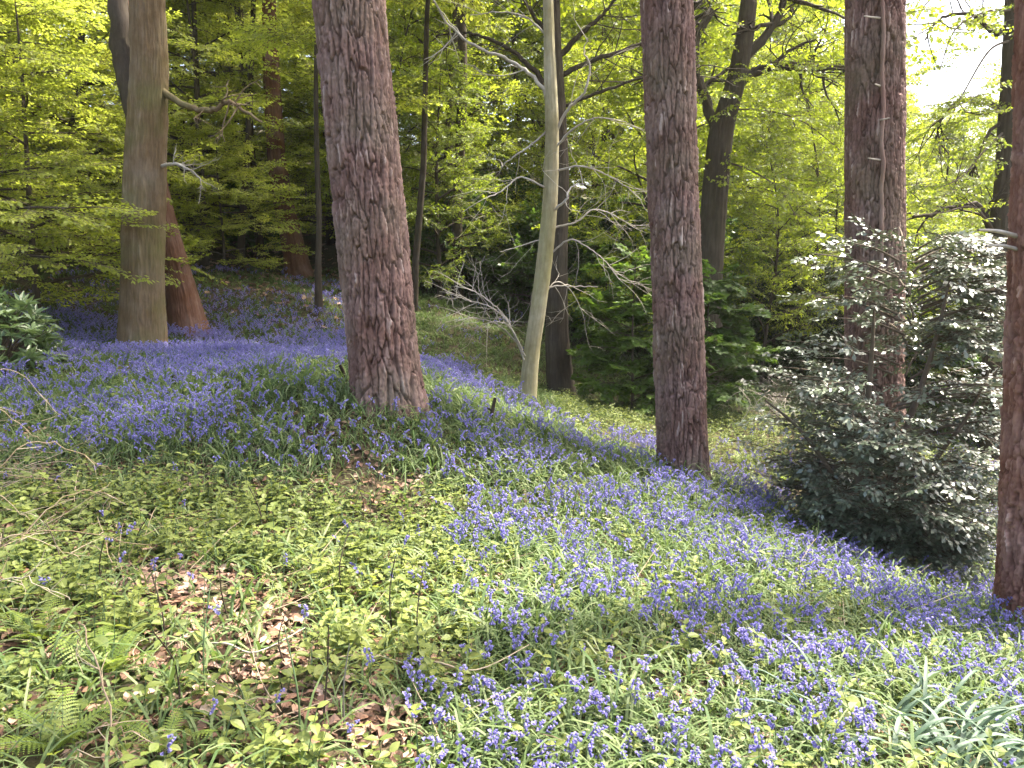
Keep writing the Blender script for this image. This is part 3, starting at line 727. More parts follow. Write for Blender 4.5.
put('syc', 606, 16.5, .55, 'sycamore sapling with broad leaves behind the dark straight trunk')
put('sycShade', 706, 12.5, .6, 'sycamore sapling with broad leaves coloured dark for shade just right of the middle pine')
GH = 'slender hazels with thin dark stems'; 
for u, Y, s in ((762, 15.2, .8), (800, 16, .9), (828, 17, .85)):
    put('fine', u, Y, s, 'slender hazel with thin dark stems between the forked trunk and the holly', 'slender hazels beside the forked trunk')
for u, Y, s in ((950, 14, .55), (1010, 15, .8), (925, 17, .6)):
    put('fine', u, Y, s, 'slender hazel behind the holly and the right edge pine', 'slender hazels behind the holly')
for u, Y, s in ((410, 19, 1), (470, 22, 1.1), (350, 22, 1.0), (232, 25, 1.1)):
    put('fine', u, Y, s, 'slender hazel on the bank behind the leaning pine', 'slender hazels on the left bank')
GB = 'dark bushes low along the shaded bank'
for u, Y, s in ((405, 20, .9), (450, 19, 1.0), (500, 20, 1.1), (540, 18, .9), (660, 18, 1.2), (600, 19, 1.1)):
    put('bush', u, Y, s, 'dark bush low on the shaded bank between the pines', GB)
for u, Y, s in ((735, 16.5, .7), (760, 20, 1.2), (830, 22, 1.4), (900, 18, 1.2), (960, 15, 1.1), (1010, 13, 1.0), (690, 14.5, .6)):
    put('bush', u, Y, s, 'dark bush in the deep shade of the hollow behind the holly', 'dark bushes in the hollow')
for u, Y, s, lb in ((772, 16, .5, 'dark tree added for shade in the black hollow just right of the middle pine'), (815, 17.5, .62, 'largest dark tree added for shade in the black hollow between the middle pine and the holly'), (850, 15, .55, 'dark tree added for shade close behind the left side of the holly'), (948, 14.5, .55, 'dark tree added for shade behind the right side of the holly')):
    put('shade_fill', u, Y, s, lb)
put('bush', 20, 17, .8, 'dark bush on the brown bank beyond the rhododendron')
put('bush', 250, 20.5, .7, 'dark bush at the foot of the bank beside the red trunk')

# thin far trunks on the bank
GTn = 'thin dark trunks standing on the far bank'
tg = trunk_geo(np.array([(0, 0, -.4), (.03, 0, 1.5), (-.05, .05, 4), (.06, 0, 8), (0, .1, 12)]), [.12, .10, .085, .07, .03], 16, .12, flute_disp(5, .012, .006, 6, .04), 99)
tgm = tg.mesh('trunk', [M_dark], True)
tcw, tcc = grow(5, 2.6, 15, SPR_MID, nb=18, h0=.1, elev=.7, roll=.5, pit=.3, r0=.06, step=.5, sc_=1.3)
tcm = tcc.mesh('crown', [M_beechleaf, M_twig])
sl = thing('slender_tree', 'thin dark trunk on the far leaf strewn bank', 'tree', (0, 0, 0), 0, GTn)
obj('trunk', tgm, sl); obj('crown', tcm, sl, (0, 0, 7.5))
for k, (u, Y, s) in enumerate(((206, 19, .75), (240, 18, .8), (262, 19.5, .95), (254, 22, 1.3), (222, 28, 1.0), (330, 22, 1.0), (414, 15.5, .7), (440, 19, 1.1), (458, 18, 1.2), (470, 24, .9), (490, 26, 1), (430, 30, 1.5), (520, 24, .9), (600, 26, 1.2), (620, 23, .9), (178, 27, 1), (76, 21, .9), (350, 26, 1.2), (640, 28, 1.2), (480, 31, 1.5))):
    b = base(u, Y)
    if k == 0: sl.location = tuple(b); o = sl; o.scale = (s, s, s)
    else: o = dup(sl, b, rw.random() * 6, s, 'thin dark trunk on the far leaf strewn bank', GTn)
    o.rotation_euler = (rw.normal() * .05, rw.normal() * .06, rw.random() * 6)

# fallen logs on the bank
for (u0, Y0, u1, Y1, r_, lab) in ((215, 22, 275, 23, .16, 'fallen log lying on the bank left of the red trunk'), (575, 20, 650, 18.5, .1, 'fallen pole lying on the brown bank behind the sycamore sapling')):
    a = base(u0, Y0); c = base(u1, Y1); g = Geo()
    P = smooth_path([(0, 0, r_), (c - a) * .5 + np.array((0, 0, r_)), (c - a) + np.array((0, 0, r_))], 14)
    tube(g, P, r_ * np.linspace(1, .8, 14), 10, 0, .4)
    thing('fallen_log', lab, 'log', a, me=g.mesh('fallen_log', [M_dark], True))

# ------------------------------------------------------------------ holly
hb = base(885, 6.8)
holly = thing('holly_bush', 'glossy holly bush with pale shining leaves in front of a pine on the right', 'bush', hb)
def build_holly():
    r = np.random.default_rng(8)
    w = Geo(); lf = Geo()
    S = [[], [], [], []]
    stems = [((840, 548), (858, 480), (866, 420), (872, 350), (874, 310)), ((880, 540), (900, 450), (930, 360), (950, 280)), ((900, 545), (930, 470), (965, 420), (990, 370)), ((860, 545), (835, 480), (800, 430), (765, 400))]
    for k, s in enumerate(stems):
        dy = np.linspace(0, r.normal() * .35, len(s))
        P = smooth_path([px(u, v, 6.8 + d) - hb for (u, v), d in zip(s, dy)], 24)
        P[0, 2] = min(P[0, 2], 0) - .1
        tube(w, P, np.linspace(.045 if k < 2 else .03, .008, 24), 7, 0, .5)
    # boughs: (tip u, tip v) layered shelves, spread in depth as well
    def bough_(root, tip, n):
        L = np.linalg.norm(tip - root)
        mid = (root + tip) / 2 + np.array((0, 0, .06 * L))
        P = smooth_path([root, mid, tip], 12)
        tube(w, P, np.linspace(.012, .004, 12), 5, 0, .5)
        d = tip - root; ya = math.atan2(d[1], d[0])
        for i in range(n):
            s = r.uniform(.25, 1.0); p = np.array([np.interp(s, np.linspace(0, 1, 12), P[:, j]) for j in range(3)])
            p = p + r.normal(size=3) * np.array((.10, .10, .05)) * (1.2 - .3 * s)
            S[0].append(p); S[1].append(ya + r.normal() * .9); S[2].append(r.normal() * .2 - .02); S[3].append(r.normal() * .3)
    # silhouette half-widths by height (pixel v -> left u, right u)
    vs_ = [228, 250, 285, 320, 350, 385, 420, 455, 490, 520, 548]
    lf_ = [862, 832, 822, 818, 806, 748, 770, 795, 800, 812, 830]
    rt_ = [948, 985, 992, 1004, 1003, 1002, 990, 988, 975, 962, 950]
    for k in range(330):
        v = 226 + 322 * ((k + r.random()) / 330) ** .9
        lu = np.interp(v, vs_, lf_); ru = np.interp(v, vs_, rt_)
        a = r.random() * 2 * pi
        cu = (lu + ru) / 2 + (6 if v > 300 else 0); hw = (ru - lu) / 2
        s = r.uniform(.62, 1.03)
        u = cu + hw * cos(a) * s; dyy = sin(a) * s * hw * 6.8 / FPX * 1.0
        if v < 405 and abs(u - 872) < 42 and r.random() < (.62 if v < 290 else .9): continue
        if v < 480 and r.random() < (.22 + .35 * (vnoise(np.array([v * .045]), np.array([a * 1.3]), 0, 7)[0] > .5)): continue
        tip = px(u, v, 6.8) - hb; tip[1] += dyy
        if r.random() < .3: tip = tip + (tip - (px(cu, v, 6.8) - hb)) * .22 + np.array((0, 0, .05))
        rootc = px(cu + (u - cu) * .15, min(548, v + 18), 6.8) - hb; rootc[1] += dyy * .15
        bough_(rootc, tip, 6 if v < 400 else 8 if v < 480 else 11)
    P, ya, pt, ro = [np.array(x) for x in S]
    hh = H(P[:, 0] + hb[0], P[:, 1] + hb[1]) - hb[2] + .08
    P[:, 2] = np.maximum(P[:, 2], hh)
    ch = r.integers(0, 5, len(P))
    for k, T in enumerate(SPR_HOLLY):
        m = ch == k; inst(lf, T, P[m], ya[m], pt[m], ro[m], r.uniform(.7, 1.15, m.sum()), r.random(m.sum()))
    obj('stem', w.mesh('stem', [M_twig], True), holly)
    obj('foliage', lf.mesh('foliage', [M_holly, M_twig]), holly)
build_holly()

# ------------------------------------------------------------------ rhododendron at the left edge
rbp = base(-6, 8.0)
rho = thing('rhododendron_bush', 'rhododendron bush with whorled leathery leaves at the left edge', 'bush', rbp)
def build_rhodo():
    r = np.random.default_rng(9); w = Geo(); g = Geo()
    wh = Geo()
    for k in range(11):
        a = k * 2.4
        lq = np.array([(0, 0, 0), (.05, -.020, .0), (.10, -.022, -.008), (.15, 0, -.02), (.10, .022, -.008), (.05, .020, 0)])
        T = (lq, np.array([(0, 1, 4, 5), (1, 2, 4, 5), (2, 3, 4, 4)])[[0]].tolist() and np.array([(0, 1, 2, 4), (0, 4, 5, 5)])[:1], np.array([0]), np.full(6, r.random()))
        T = (np.array([(0, 0, 0), (.07, -.023, .004), (.155, 0, -.02), (.07, .023, .004)]), np.array([(0, 1, 2, 3)]), np.array([0]), np.full(4, r.random()))
        inst(wh, T, [(0, 0, 0)], [a], [r.uniform(-.35, .5)], [r.normal() * .15], [r.uniform(.75, 1.1)], [.5])
    T = wh.arrays()
    for k in range(170):
        a = r.random() * 6.28; e = math.asin(r.uniform(.0, 1)); s = r.uniform(.75, 1.05)
        p = np.array((cos(a) * cos(e) * .62, sin(a) * cos(e) * .62, sin(e) * .78 + .02)) * s
        tube(w, smooth_path([(p[0] * .1, p[1] * .1, -.05), p * np.array((.5, .5, .6)), p], 8), np.linspace(.012, .004, 8), 5, 0, .4)
        inst(g, T, [p], [r.random() * 6], [r.normal() * .35], [r.normal() * .35], [r.uniform(.8, 1.2)], [r.random()])
    obj('stem', w.mesh('stem', [M_twig], True), rho); obj('foliage', g.mesh('foliage', [M_rhodo]), rho)
build_rhodo()

# ------------------------------------------------------------------ dead shrub and sticks
ds_b = base(522, 9.1)
ds = thing('dead_shrub', 'bare dead shrub of arching grey twigs left of the slim pale trunk', 'shrub', ds_b)
for k, pix in enumerate([[(524, 360), (508, 322), (488, 306), (466, 300), (446, 292)], [(522, 352), (506, 318), (488, 300), (470, 290), (455, 286)], [(525, 356), (512, 330), (500, 322), (482, 324)], [(523, 350), (500, 326), (474, 318), (455, 322)]]):
    limb(ds, ds_b, 9.1, pix, .011, .004, M_deadtwig, 'branch', [0, -.1, -.2, -.2, -.1][:len(pix)], 5, 9, 700 + k, .4, tl=.45)
def stick(u, v, Y, u2, v2, r, lab, knobs=1):
    b = base(u, Y); q = px(u2, v2, Y - .05) - (px(u, v, Y)); g = Geo()
    P = smooth_path([(0, 0, -.08), q * .5 + np.array((.01, 0, 0)), q], 8)
    tube(g, P, np.linspace(r, r * .7, 8), 7, 0, .35)
    tube(g, np.array([q * .55, q * .6 + np.array((-.05, 0, .02))]), [r * .6, r * .3], 5, 0, .35)
    thing('broken_stick', lab, 'stick', b, me=g.mesh('broken_stick', [M_dark], True))
stick(487, 422, 6.6, 495, 395, .02, 'short broken stick standing upright right of the leaning pine')
stick(178, 385, 6.9, 173, 372, .022, 'stubby dark stick poking out of the bluebells below the beech')
stick(345, 400, 6.6, 340, 384, .02, 'small dark stump end at the left foot of the leaning pine')

# ------------------------------------------------------------------ ground cover density maps (world points looked up by where they lie on the slope)
FERNS = [tuple(base(u_, Y_)[:2]) for u_, Y_ in ((110, 2.75), (165, 2.35), (40, 3.0), (60, 2.3))]
DAFF = base(940, 2.78)
def dens(x, y):
    z = H(x, y); u, v, d = proj(x, y, z)
    n1 = fbm(x * 1.1, y * 1.1, 0, 31, 3); n2 = fbm(x * 2.6, y * 2.6, 0, 41, 3); n3 = vnoise(x * .5, y * .5, 0, 51)
    u2 = u + (n1 - .5) * 140 + (n2 - .5) * 60; v2 = v + (n1 - .5) * 50 + (n2 - .5) * 25
    # bluebells
    lowA = np.interp(u, [-200, 0, 200, 330, 430, 500], [455, 470, 492, 480, 470, 470])
    A = sstep(0, 22, lowA - v2) * sstep(332, 346, v) * (u2 < 470)
    far = sstep(280, 312, v2) * (1 - sstep(336, 346, v)) * sstep(450, 380, u) * .85
    crest = sstep(415, 440, u) * (v > 366) * (v2 < 490) * sstep(8.9, 8.2, y - .0 * x) * .8
    ub = np.interp(v, [440, 475, 520, 560, 650, 768, 900], [520, 500, 450, 430, 440, 425, 400])
    Bm = sstep(-15, 50, u2 - ub) * sstep(440, 480, v2)
    fl = np.maximum.reduce([A, far, crest, Bm])
    yg = ((u > 700) & (v < 475)) | ((u > 560) & (u < 700) & (v < 440) & (y > 7.6))
    fl = np.where(yg, fl * .25, fl)
    fl = fl * (.3 + 1.05 * sstep(.34, .66, n2)) * np.where((u > 430) & (v > 470), .97, 1)
    fl = np.where((u > 380) & (v < 366), fl * .0 + .05 * (n1 > .5), fl)
    dh = np.hypot((x - hb[0]) / 1.0, (y - hb[1] - .1) / .8)
    fl = np.where(dh < .95, 0, fl)
    # litter patches
    lit = np.exp(-(((u - 225) / 105) ** 2 + ((v - 650) / 62) ** 2)) + np.exp(-(((u - 375) / 60) ** 2 + ((v - 745) / 38) ** 2)) + .8 * np.exp(-(((u - 190) / 60) ** 2 + ((v - 590) / 22) ** 2)) + .5 * np.exp(-(((u - 300) / 60) ** 2 + ((v - 720) / 30) ** 2))
    lit = np.clip(lit * 1.25 + (n2 - .5) * .9, 0, 1)
    hz = sstep(470, 505, v2) * (1 - np.clip(fl * 1.4, 0, .85)) * (1 - sstep(.35, .75, lit))
    hz = np.maximum(hz, np.where(yg & (y < 12), .9, 0))
    hz = np.maximum(hz, .10 * (v > 345) * (n1 > .45) + .3 * ((u > 380) & (u < 700) & (v > 290) & (v <= 372)))
    for fx, fy in FERNS: hz = np.where(np.hypot(x - fx, y - fy) < .24, hz * .25, hz)
    hz = np.where(dh < .8, 0, hz)
    st = np.clip(np.maximum(fl * 1.15, .16 * (v > 345) + .55 * ((v > 270) & (v <= 345)) + 1.0 * ((u > 380) & (v < 420) & (v > 285) & (y < 18))), 0, 1) * (1 - .6 * sstep(.4, .8, lit))
    st = np.where(np.hypot(x - DAFF[0], y - DAFF[1]) < .32, st * .15, st); hz = np.where(np.hypot(x - DAFF[0], y - DAFF[1]) < .32, hz * .1, hz)
    st = np.where(dh < .8, 0, st)
    return fl, hz, st, lit, u, v

def sample(n, y0, y1, seed, pw=1.0, mx=1.2):
    """random ground points inside the viewed wedge (with a margin)"""
    r = np.random.default_rng(seed)
    y = y0 + (y1 - y0) * r.random(n) ** pw; x = (r.random(n) * 2 - 1) * (.70 * y + mx)
    keep = r.random(n) < (.70 * y + mx) / (.70 * y1 + mx) if pw == 1.0 else np.ones(n, bool)
    return x[keep], y[keep], r

# ------------------------------------------------------------------ bluebells
def strap_template(seed, n=5, L=.26, W=.010, arch=1.0, seg=5):
    r = np.random.default_rng(seed); g = Geo()
    for k in range(n):
        a = k * 2.4 + r.normal() * .4; l = L * r.uniform(.65, 1.25); e = r.uniform(.75, 1.4); p = np.array((r.normal() * .012, r.normal() * .012, -.01)); c = [p]; bend = arch * r.uniform(.6, 1.7)
        for s in range(seg):
            c.append(c[-1] + l / seg * np.array((cos(e) * cos(a), cos(e) * sin(a), sin(e)))); e -= bend / seg * (1 + s * .25); a += r.normal() * .08
        c = np.array(c); side = np.array((-sin(a), cos(a), 0)); wv = W * r.uniform(.7, 1.2) * np.array([.7, 1, 1, .9, .65, .12])[:seg + 1] * .5
        fold = np.array((0, 0, .25))
        V = np.concatenate([c - side * wv[:, None] + fold * wv[:, None], c + side * wv[:, None] + fold * wv[:, None]])
        m = seg + 1; q = [(i, i + m, i + 1 + m, i + 1) for i in range(seg)]
        g.add(V, q, 0, r.random())
    return g.arrays()

def bell_head(seed, stem_h=.26, sides=5, nb=8, rich=True):
    """curved stem and one-sided raceme of nodding bells; returns stem, head templates"""
    r = np.random.default_rng(seed); st = Geo(); hd = Geo()
    lean_ = r.uniform(.15, .45); n = 9
    pts = []; e = pi / 2; p = np.array((0, 0, -.02)); pts = [p]
    for i in range(n):
        t = i / (n - 1); e = pi / 2 - lean_ * .3 * t - 1.2 * max(0, t - .70) / .30 * r.uniform(.5, 1.15)
        p = p + (stem_h + .08) / n * np.array((cos(e), r.normal() * .03, sin(e))); pts.append(p)
    P = smooth_path(pts, 16)
    tube(st, P, np.linspace(.0028, .0012, 16), 4 if rich else 3, 0, r.random())
    for k in range(nb):
        s = .70 + .30 * (k + .5) / nb
        q = np.array([np.interp(s, np.linspace(0, 1, 16), P[:, j]) for j in range(3)])
        a = r.normal() * 1.1; L = .0155 * r.uniform(.85, 1.15) * (1 - .35 * (k / nb))
        d = np.array((cos(a) * .55, sin(a) * .55, -.85 + .5 * (k / nb))); d /= np.linalg.norm(d)
        o = q + np.array((cos(a), sin(a), .1)) * .012
        if rich: tube(st, np.array([q, o]), [.0009, .0009], 3, 0, .7)
        # bell profile along d
        prof = [(0, .002), (.22, .0052), (.72, .0056), (.9, .0085), (1.0, .0115)] if rich else [(0, .003), (.6, .0062), (1.0, .0098)]
        up = np.array((0, 1.0, 0)); nn = np.cross(d, up); nn /= np.linalg.norm(nn); bb_ = np.cross(nn, d)
        th = np.arange(sides) * 2 * pi / sides + r.random() * 3
        V = []
        for (t, rr2) in prof: V.append(o + d * L * t + rr2 * .80 * (np.cos(th)[:, None] * nn + np.sin(th)[:, None] * bb_))
        V = np.array(V).reshape(-1, 3); m = len(prof)
        qd = [(i * sides + j, i * sides + (j + 1) % sides, (i + 1) * sides + (j + 1) % sides, (i + 1) * sides + j) for i in range(m - 1) for j in range(sides)]
        hd.add(V, qd, 0, r.random())
    return st, hd

def join(*Ts):
    """(template, material index) pairs -> one template"""
    g = Geo()
    for T, mi in Ts: g.add(T[0], T[1], mi, T[3])
    return g.arrays()

NV = 6
BH = [bell_head(300 + k, .15 + .014 * k, 6, 10 + k % 3, True) for k in range(NV)]
BL = [strap_template(320 + k, 5, .22, .010, 1.4) for k in range(NV)]
near_st = [BH[k][0].mesh('stem', [M_bellstem], True) for k in range(NV)]
near_hd = [BH[k][1].mesh('flower_head', [M_bell], True) for k in range(NV)]
near_lf = []
for k in range(NV):
    g = Geo(); g.add(*BL[k][:2], 0, BL[k][3]); near_lf.append(g.mesh('leaf_tuft', [M_strap]))
far_T = []
for k in range(NV):
    s_, h_ = bell_head(340 + k, .15 + .012 * k, 4, 8, False); far_T.append(join((s_.arrays(), 1), (h_.arrays(), 0)))

def build_bluebells():
    x, y, r = sample(95000, 1.7, 12.5, 71)
    fl, hz, st, lit, u, v = dens(x, y)
    # stems stand in loose clumps
    cl = .12 + .25 * (x < -.2) * (y > 5) + sstep(.35, .7, vnoise(x * 2.2, y * 2.2, 0, 333)) * .8 + sstep(.4, .75, vnoise(x * 6, y * 6, 0, 334)) * .6
    keep = r.random(len(x)) < fl * .52 * (.25 + cl)
    # sparse strays in the green patch
    keep |= (r.random(len(x)) < .012) & (v > 480) & (y < 6)
    x, y, u, v = x[keep], y[keep], u[keep], v[keep]
    x = x + r.normal(size=len(x)) * .03; y = y + r.normal(size=len(x)) * .03
    z = H(x, y)
    for b_, rr_ in ((db, .30), (rbp, .5)):
        m = np.hypot(x - b_[0], y - b_[1]) > rr_; x, y, z, u, v = x[m], y[m], z[m], u[m], v[m]
    for t_, b_, rd in ((p1, p1[1], .34), (p2, p2[1], .31), (p3, p3[1], .36), (p4, p4[1], .36), (0, bb, .5), (0, bp, .16)):
        m = (np.hypot(x - b_[0], y - b_[1]) > rd) & ((np.abs(x - b_[0]) > rd) | (y > b_[1]) | (y < b_[1] - rd - .3) | (r.random(len(x)) < .3)); x, y, z, u, v = x[m], y[m], z[m], u[m], v[m]
    dist = np.sqrt(x * x + y * y)
    inside = (u > 4) & (u < 1020) & (v < 800) & (v > 0)
    order = np.argsort(np.where(inside, dist, 1e9))
    near = order[:300]; rest = np.setdiff1d(np.arange(len(x)), near)
    zones = [
        (lambda U, V: (U > 820) & (V > 640), 'bluebell with nodding violet bells around the grey green daffodil leaves', 'bluebells around the daffodil leaves'),
        (lambda U, V: (U < 420), 'stray bluebell standing alone among the pale green leafy plants', 'stray bluebells in the leafy patch'),
        (lambda U, V: (U < 560), 'bluebell with nodding violet bells along the edge of the pale green leafy patch', 'bluebells bordering the leafy patch'),
        (lambda U, V: (U < 700), 'bluebell with nodding violet bells in the grassy tufts downhill of the middle pine', 'bluebells downhill of the middle pine'),
        (lambda U, V: (U >= 700), 'bluebell with nodding violet bells on the open slope below the holly', 'bluebells below the holly'),
    ]
    protos = {}
    for i in near:
        k = int(r.integers(0, NV))
        lab = grp = None
        for f, l_, g_ in zones:
            if f(u[i], v[i]): lab, grp = l_, g_; break
        rz = r.random() * 6.28; s = r.uniform(.55, .9)
        if k not in protos:
            t = thing('bluebell', lab, 'flower', (x[i], y[i], z[i]), rz, grp); t.scale = (s, s, s)
            obj('stem', near_st[k], t); obj('flower_head', near_hd[k], t); obj('leaf_tuft', near_lf[k], t)
            protos[k] = t
        else: dup(protos[k], (x[i], y[i], z[i]), rz, s, lab, grp)
    g = Geo(); m = rest; ch = r.integers(0, NV, len(m))
    for k in range(NV):
        w = m[ch == k]
        inst(g, far_T[k], np.stack([x[w], y[w], z[w]], -1), r.random(len(w)) * 6.28, r.normal(size=len(w)) * .08, r.normal(size=len(w)) * .08, r.uniform(.6, 1.05, len(w)), r.random(len(w)))
    o = obj('bluebell_carpet', g.mesh('bluebell_carpet', [M_bell, M_bellstem]), kind='stuff'); o['label'] = 'carpet of violet blue bluebells spreading over the slope under the trees'
    # far tiny ones
    x, y, r = sample(34000, 11.5, 21, 72)
    fl, hz, st, lit, u, v = dens(x, y); keep = r.random(len(x)) < fl; x, y = x[keep], y[keep]
    g = Geo(); far2 = []
    for k in range(2): 
        s_, h_ = bell_head(360 + k, .15, 3, 6, False); far2.append(join((h_.arrays(), 0)))
    ch = r.integers(0, 2, len(x)); P = np.stack([x, y, H(x, y)], -1)
    for k in range(2):
        w = ch == k; n = int(w.sum()); inst(g, far2[k], P[w], r.random(n) * 6.28, 0, 0, r.uniform(.9, 1.3, n), r.random(n) * .7)
    o = obj('distant_bluebell_carpet', g.mesh('distant_bluebell_carpet', [M_bell]), kind='stuff'); o['label'] = 'hazy blue carpet of bluebells in the shade beyond the beech'

def build_straps():
    T = [strap_template(380 + k, 7, .27, .0095, 1.9) for k in range(8)]
    TF = [strap_template(390 + k, 5, .15, .013, 1.2, 3) for k in range(5)]
    g = Geo()
    x, y, r = sample(30000, 1.6, 7.5, 73); fl, hz, st, lit, u, v = dens(x, y)
    k_ = r.random(len(x)) < st; x, y = x[k_], y[k_]; P = np.stack([x, y, H(x, y)], -1); ch = r.integers(0, 8, len(x))
    clump = vnoise(x * 3, y * 3, 0, 88)
    for k in range(8):
        w = ch == k; n = int(w.sum()); inst(g, T[k], P[w], r.random(n) * 6.28, r.normal(size=n) * .12, r.normal(size=n) * .12, r.uniform(.6, 1.2, n) * (.75 + .5 * clump[w]), r.random(n))
    x, y, r = sample(42000, 7.3, 20, 74); fl, hz, st, lit, u, v = dens(x, y)
    k_ = r.random(len(x)) < st; x, y = x[k_], y[k_]; P = np.stack([x, y, H(x, y)], -1); ch = r.integers(0, 5, len(x))
    for k in range(5):
        w = ch == k; n = int(w.sum()); inst(g, TF[k], P[w], r.random(n) * 6.28, r.normal(size=n) * .1, r.normal(size=n) * .1, r.uniform(.6, 1.1, n), r.random(n) * .8)
    o = obj('woodland_grass', g.mesh('woodland_grass', [M_strap]), kind='stuff'); o['label'] = 'green strap leaves of bluebells covering the slope'
build_straps()

# ------------------------------------------------------------------ leafy herbs
def ovate(L, W, fold=.12, curl=.15):
    xs = np.array([0, .22, .5, .78, 1.0]) * L; ws = np.array([.05, .8, 1.0, .6, 0]) * W / 2; zc = -curl * L * (xs / L) ** 2
    V = []
    for a, w, z in zip(xs, ws, zc): V += [(a, -w, z + fold * w * 2), (a, 0, z), (a, w, z + fold * w * 2)]
    q = []
    for i in range(4): q += [(i * 3, (i + 1) * 3, (i + 1) * 3 + 1, i * 3 + 1), (i * 3 + 1, (i + 1) * 3 + 1, (i + 1) * 3 + 2, i * 3 + 2)]
    return np.array(V), np.array(q)
def ovate_lo(L, W, fold=.12, curl=.15):
    V = np.array([(0, 0, 0), (L * .45, -W / 2, fold * W - curl * L * .2), (L, 0, -curl * L), (L * .45, W / 2, fold * W - curl * L * .2)])
    return V, np.array([(0, 1, 2, 3)])
def herb(seed, hi=True, nl=4, h=.15, leaf=.06, lw=.62):
    r = np.random.default_rng(seed); g = Geo()
    P = np.array([(0, 0, -.02), (r.normal() * .01, r.normal() * .01, h * .5), (r.normal() * .025, r.normal() * .025, h)])
    tube(g, P, [.002, .0018, .001], 3, 1, .3)
    for k in range(nl):
        t = (k + 1) / nl; c = np.array([np.interp(t, [0, .5, 1], P[:, j]) for j in range(3)]); a0 = k * pi / 2 + r.normal() * .3
        for s in (0, pi):
            L = leaf * (1.1 - .5 * t) * r.uniform(.8, 1.2) if k < nl - 1 else leaf * .55
            V, q = (ovate if hi else ovate_lo)(L, L * lw)
            inst(g, (V, q, np.zeros(len(q), int), np.full(len(V), r.random())), [c], [a0 + s + r.normal() * .15], [r.uniform(-.25, .25) + (.3 if k == nl - 1 else 0)], [r.normal() * .2], [1.0], [.5 + .4 * (t - .5)])
    return g.arrays()
def build_herbs():
    TN = [herb(400 + k, True, 3 + k % 3, .08 + .02 * k, .052 + .006 * (k % 3)) for k in range(6)]
    TF = [herb(420 + k, False, 3 + k % 2, .10 + .02 * k, .05) for k in range(5)]
    TB = [herb(450 + k, True, 2 + k % 2, .10 + .05 * k, .075, .5 + .1 * k) for k in range(4)]
    TS = [herb(430 + k, False, 2, .035 + .01 * k, .028, .8) for k in range(4)]
    g = Geo()
    x, y, r = sample(7600, 1.6, 5.0, 75, 1.0); fl, hz, st, lit, u, v = dens(x, y)
    k_ = r.random(len(x)) < hz * .95; x, y, u, v = x[k_], y[k_], u[k_], v[k_]; P = np.stack([x, y, H(x, y)], -1); ch = r.integers(0, 6, len(x)); tone = fbm(x * .9, y * .9, 0, 61)
    for k in range(6):
        w = ch == k; n = int(w.sum()); inst(g, TN[k], P[w], r.random(n) * 6.28, r.normal(size=n) * .15, r.normal(size=n) * .15, r.uniform(.5, 1.3, n), np.clip(tone[w] * 1.3 - .15 + r.normal(size=n) * .2, 0, 1))
    x, y, r = sample(2600, 1.6, 5.5, 175, 1.0); fl, hz, st, lit, u, v = dens(x, y); pn = vnoise(x * 1.6, y * 1.6, 0, 99)
    k_ = r.random(len(x)) < hz * sstep(.35, .7, pn) * (fl < .2); x, y = x[k_], y[k_]; P = np.stack([x, y, H(x, y)], -1); ch = r.integers(0, 4, len(x))
    for k in range(4):
        w = ch == k; n = int(w.sum()); inst(g, TB[k], P[w], r.random(n) * 6.28, r.normal(size=n) * .2, r.normal(size=n) * .2, r.uniform(.6, 1.3, n), np.clip(.35 + r.normal(size=n) * .3, 0, 1))
    x, y, r = sample(24000, 4.6, 12, 76); fl, hz, st, lit, u, v = dens(x, y)
    k_ = r.random(len(x)) < hz; x, y = x[k_], y[k_]; P = np.stack([x, y, H(x, y)], -1); ch = r.integers(0, 5, len(x)); tone = fbm(x * .9, y * .9, 0, 61)
    for k in range(5):
        w = ch == k; n = int(w.sum()); inst(g, TF[k], P[w], r.random(n) * 6.28, r.normal(size=n) * .15, r.normal(size=n) * .15, r.uniform(.7, 1.3, n), np.clip(tone[w] + r.normal(size=n) * .15, 0, 1))
    x, y, r = sample(17000, 1.5, 7, 77); fl, hz, st, lit, u, v = dens(x, y)
    k_ = r.random(len(x)) < np.clip(hz * .8 + .12 * fl + .06, 0, 1); x, y = x[k_], y[k_]; P = np.stack([x, y, H(x, y)], -1); ch = r.integers(0, 4, len(x))
    for k in range(4):
        w = ch == k; n = int(w.sum()); inst(g, TS[k], P[w], r.random(n) * 6.28, r.normal(size=n) * .2, r.normal(size=n) * .2, r.uniform(.6, 1.3, n), r.random(n))
    o = obj('ground_cover', g.mesh('ground_cover', [M_herb, M_bellstem]), kind='stuff'); o['label'] = 'pale green leafy plants covering the lower left slope'
build_herbs()

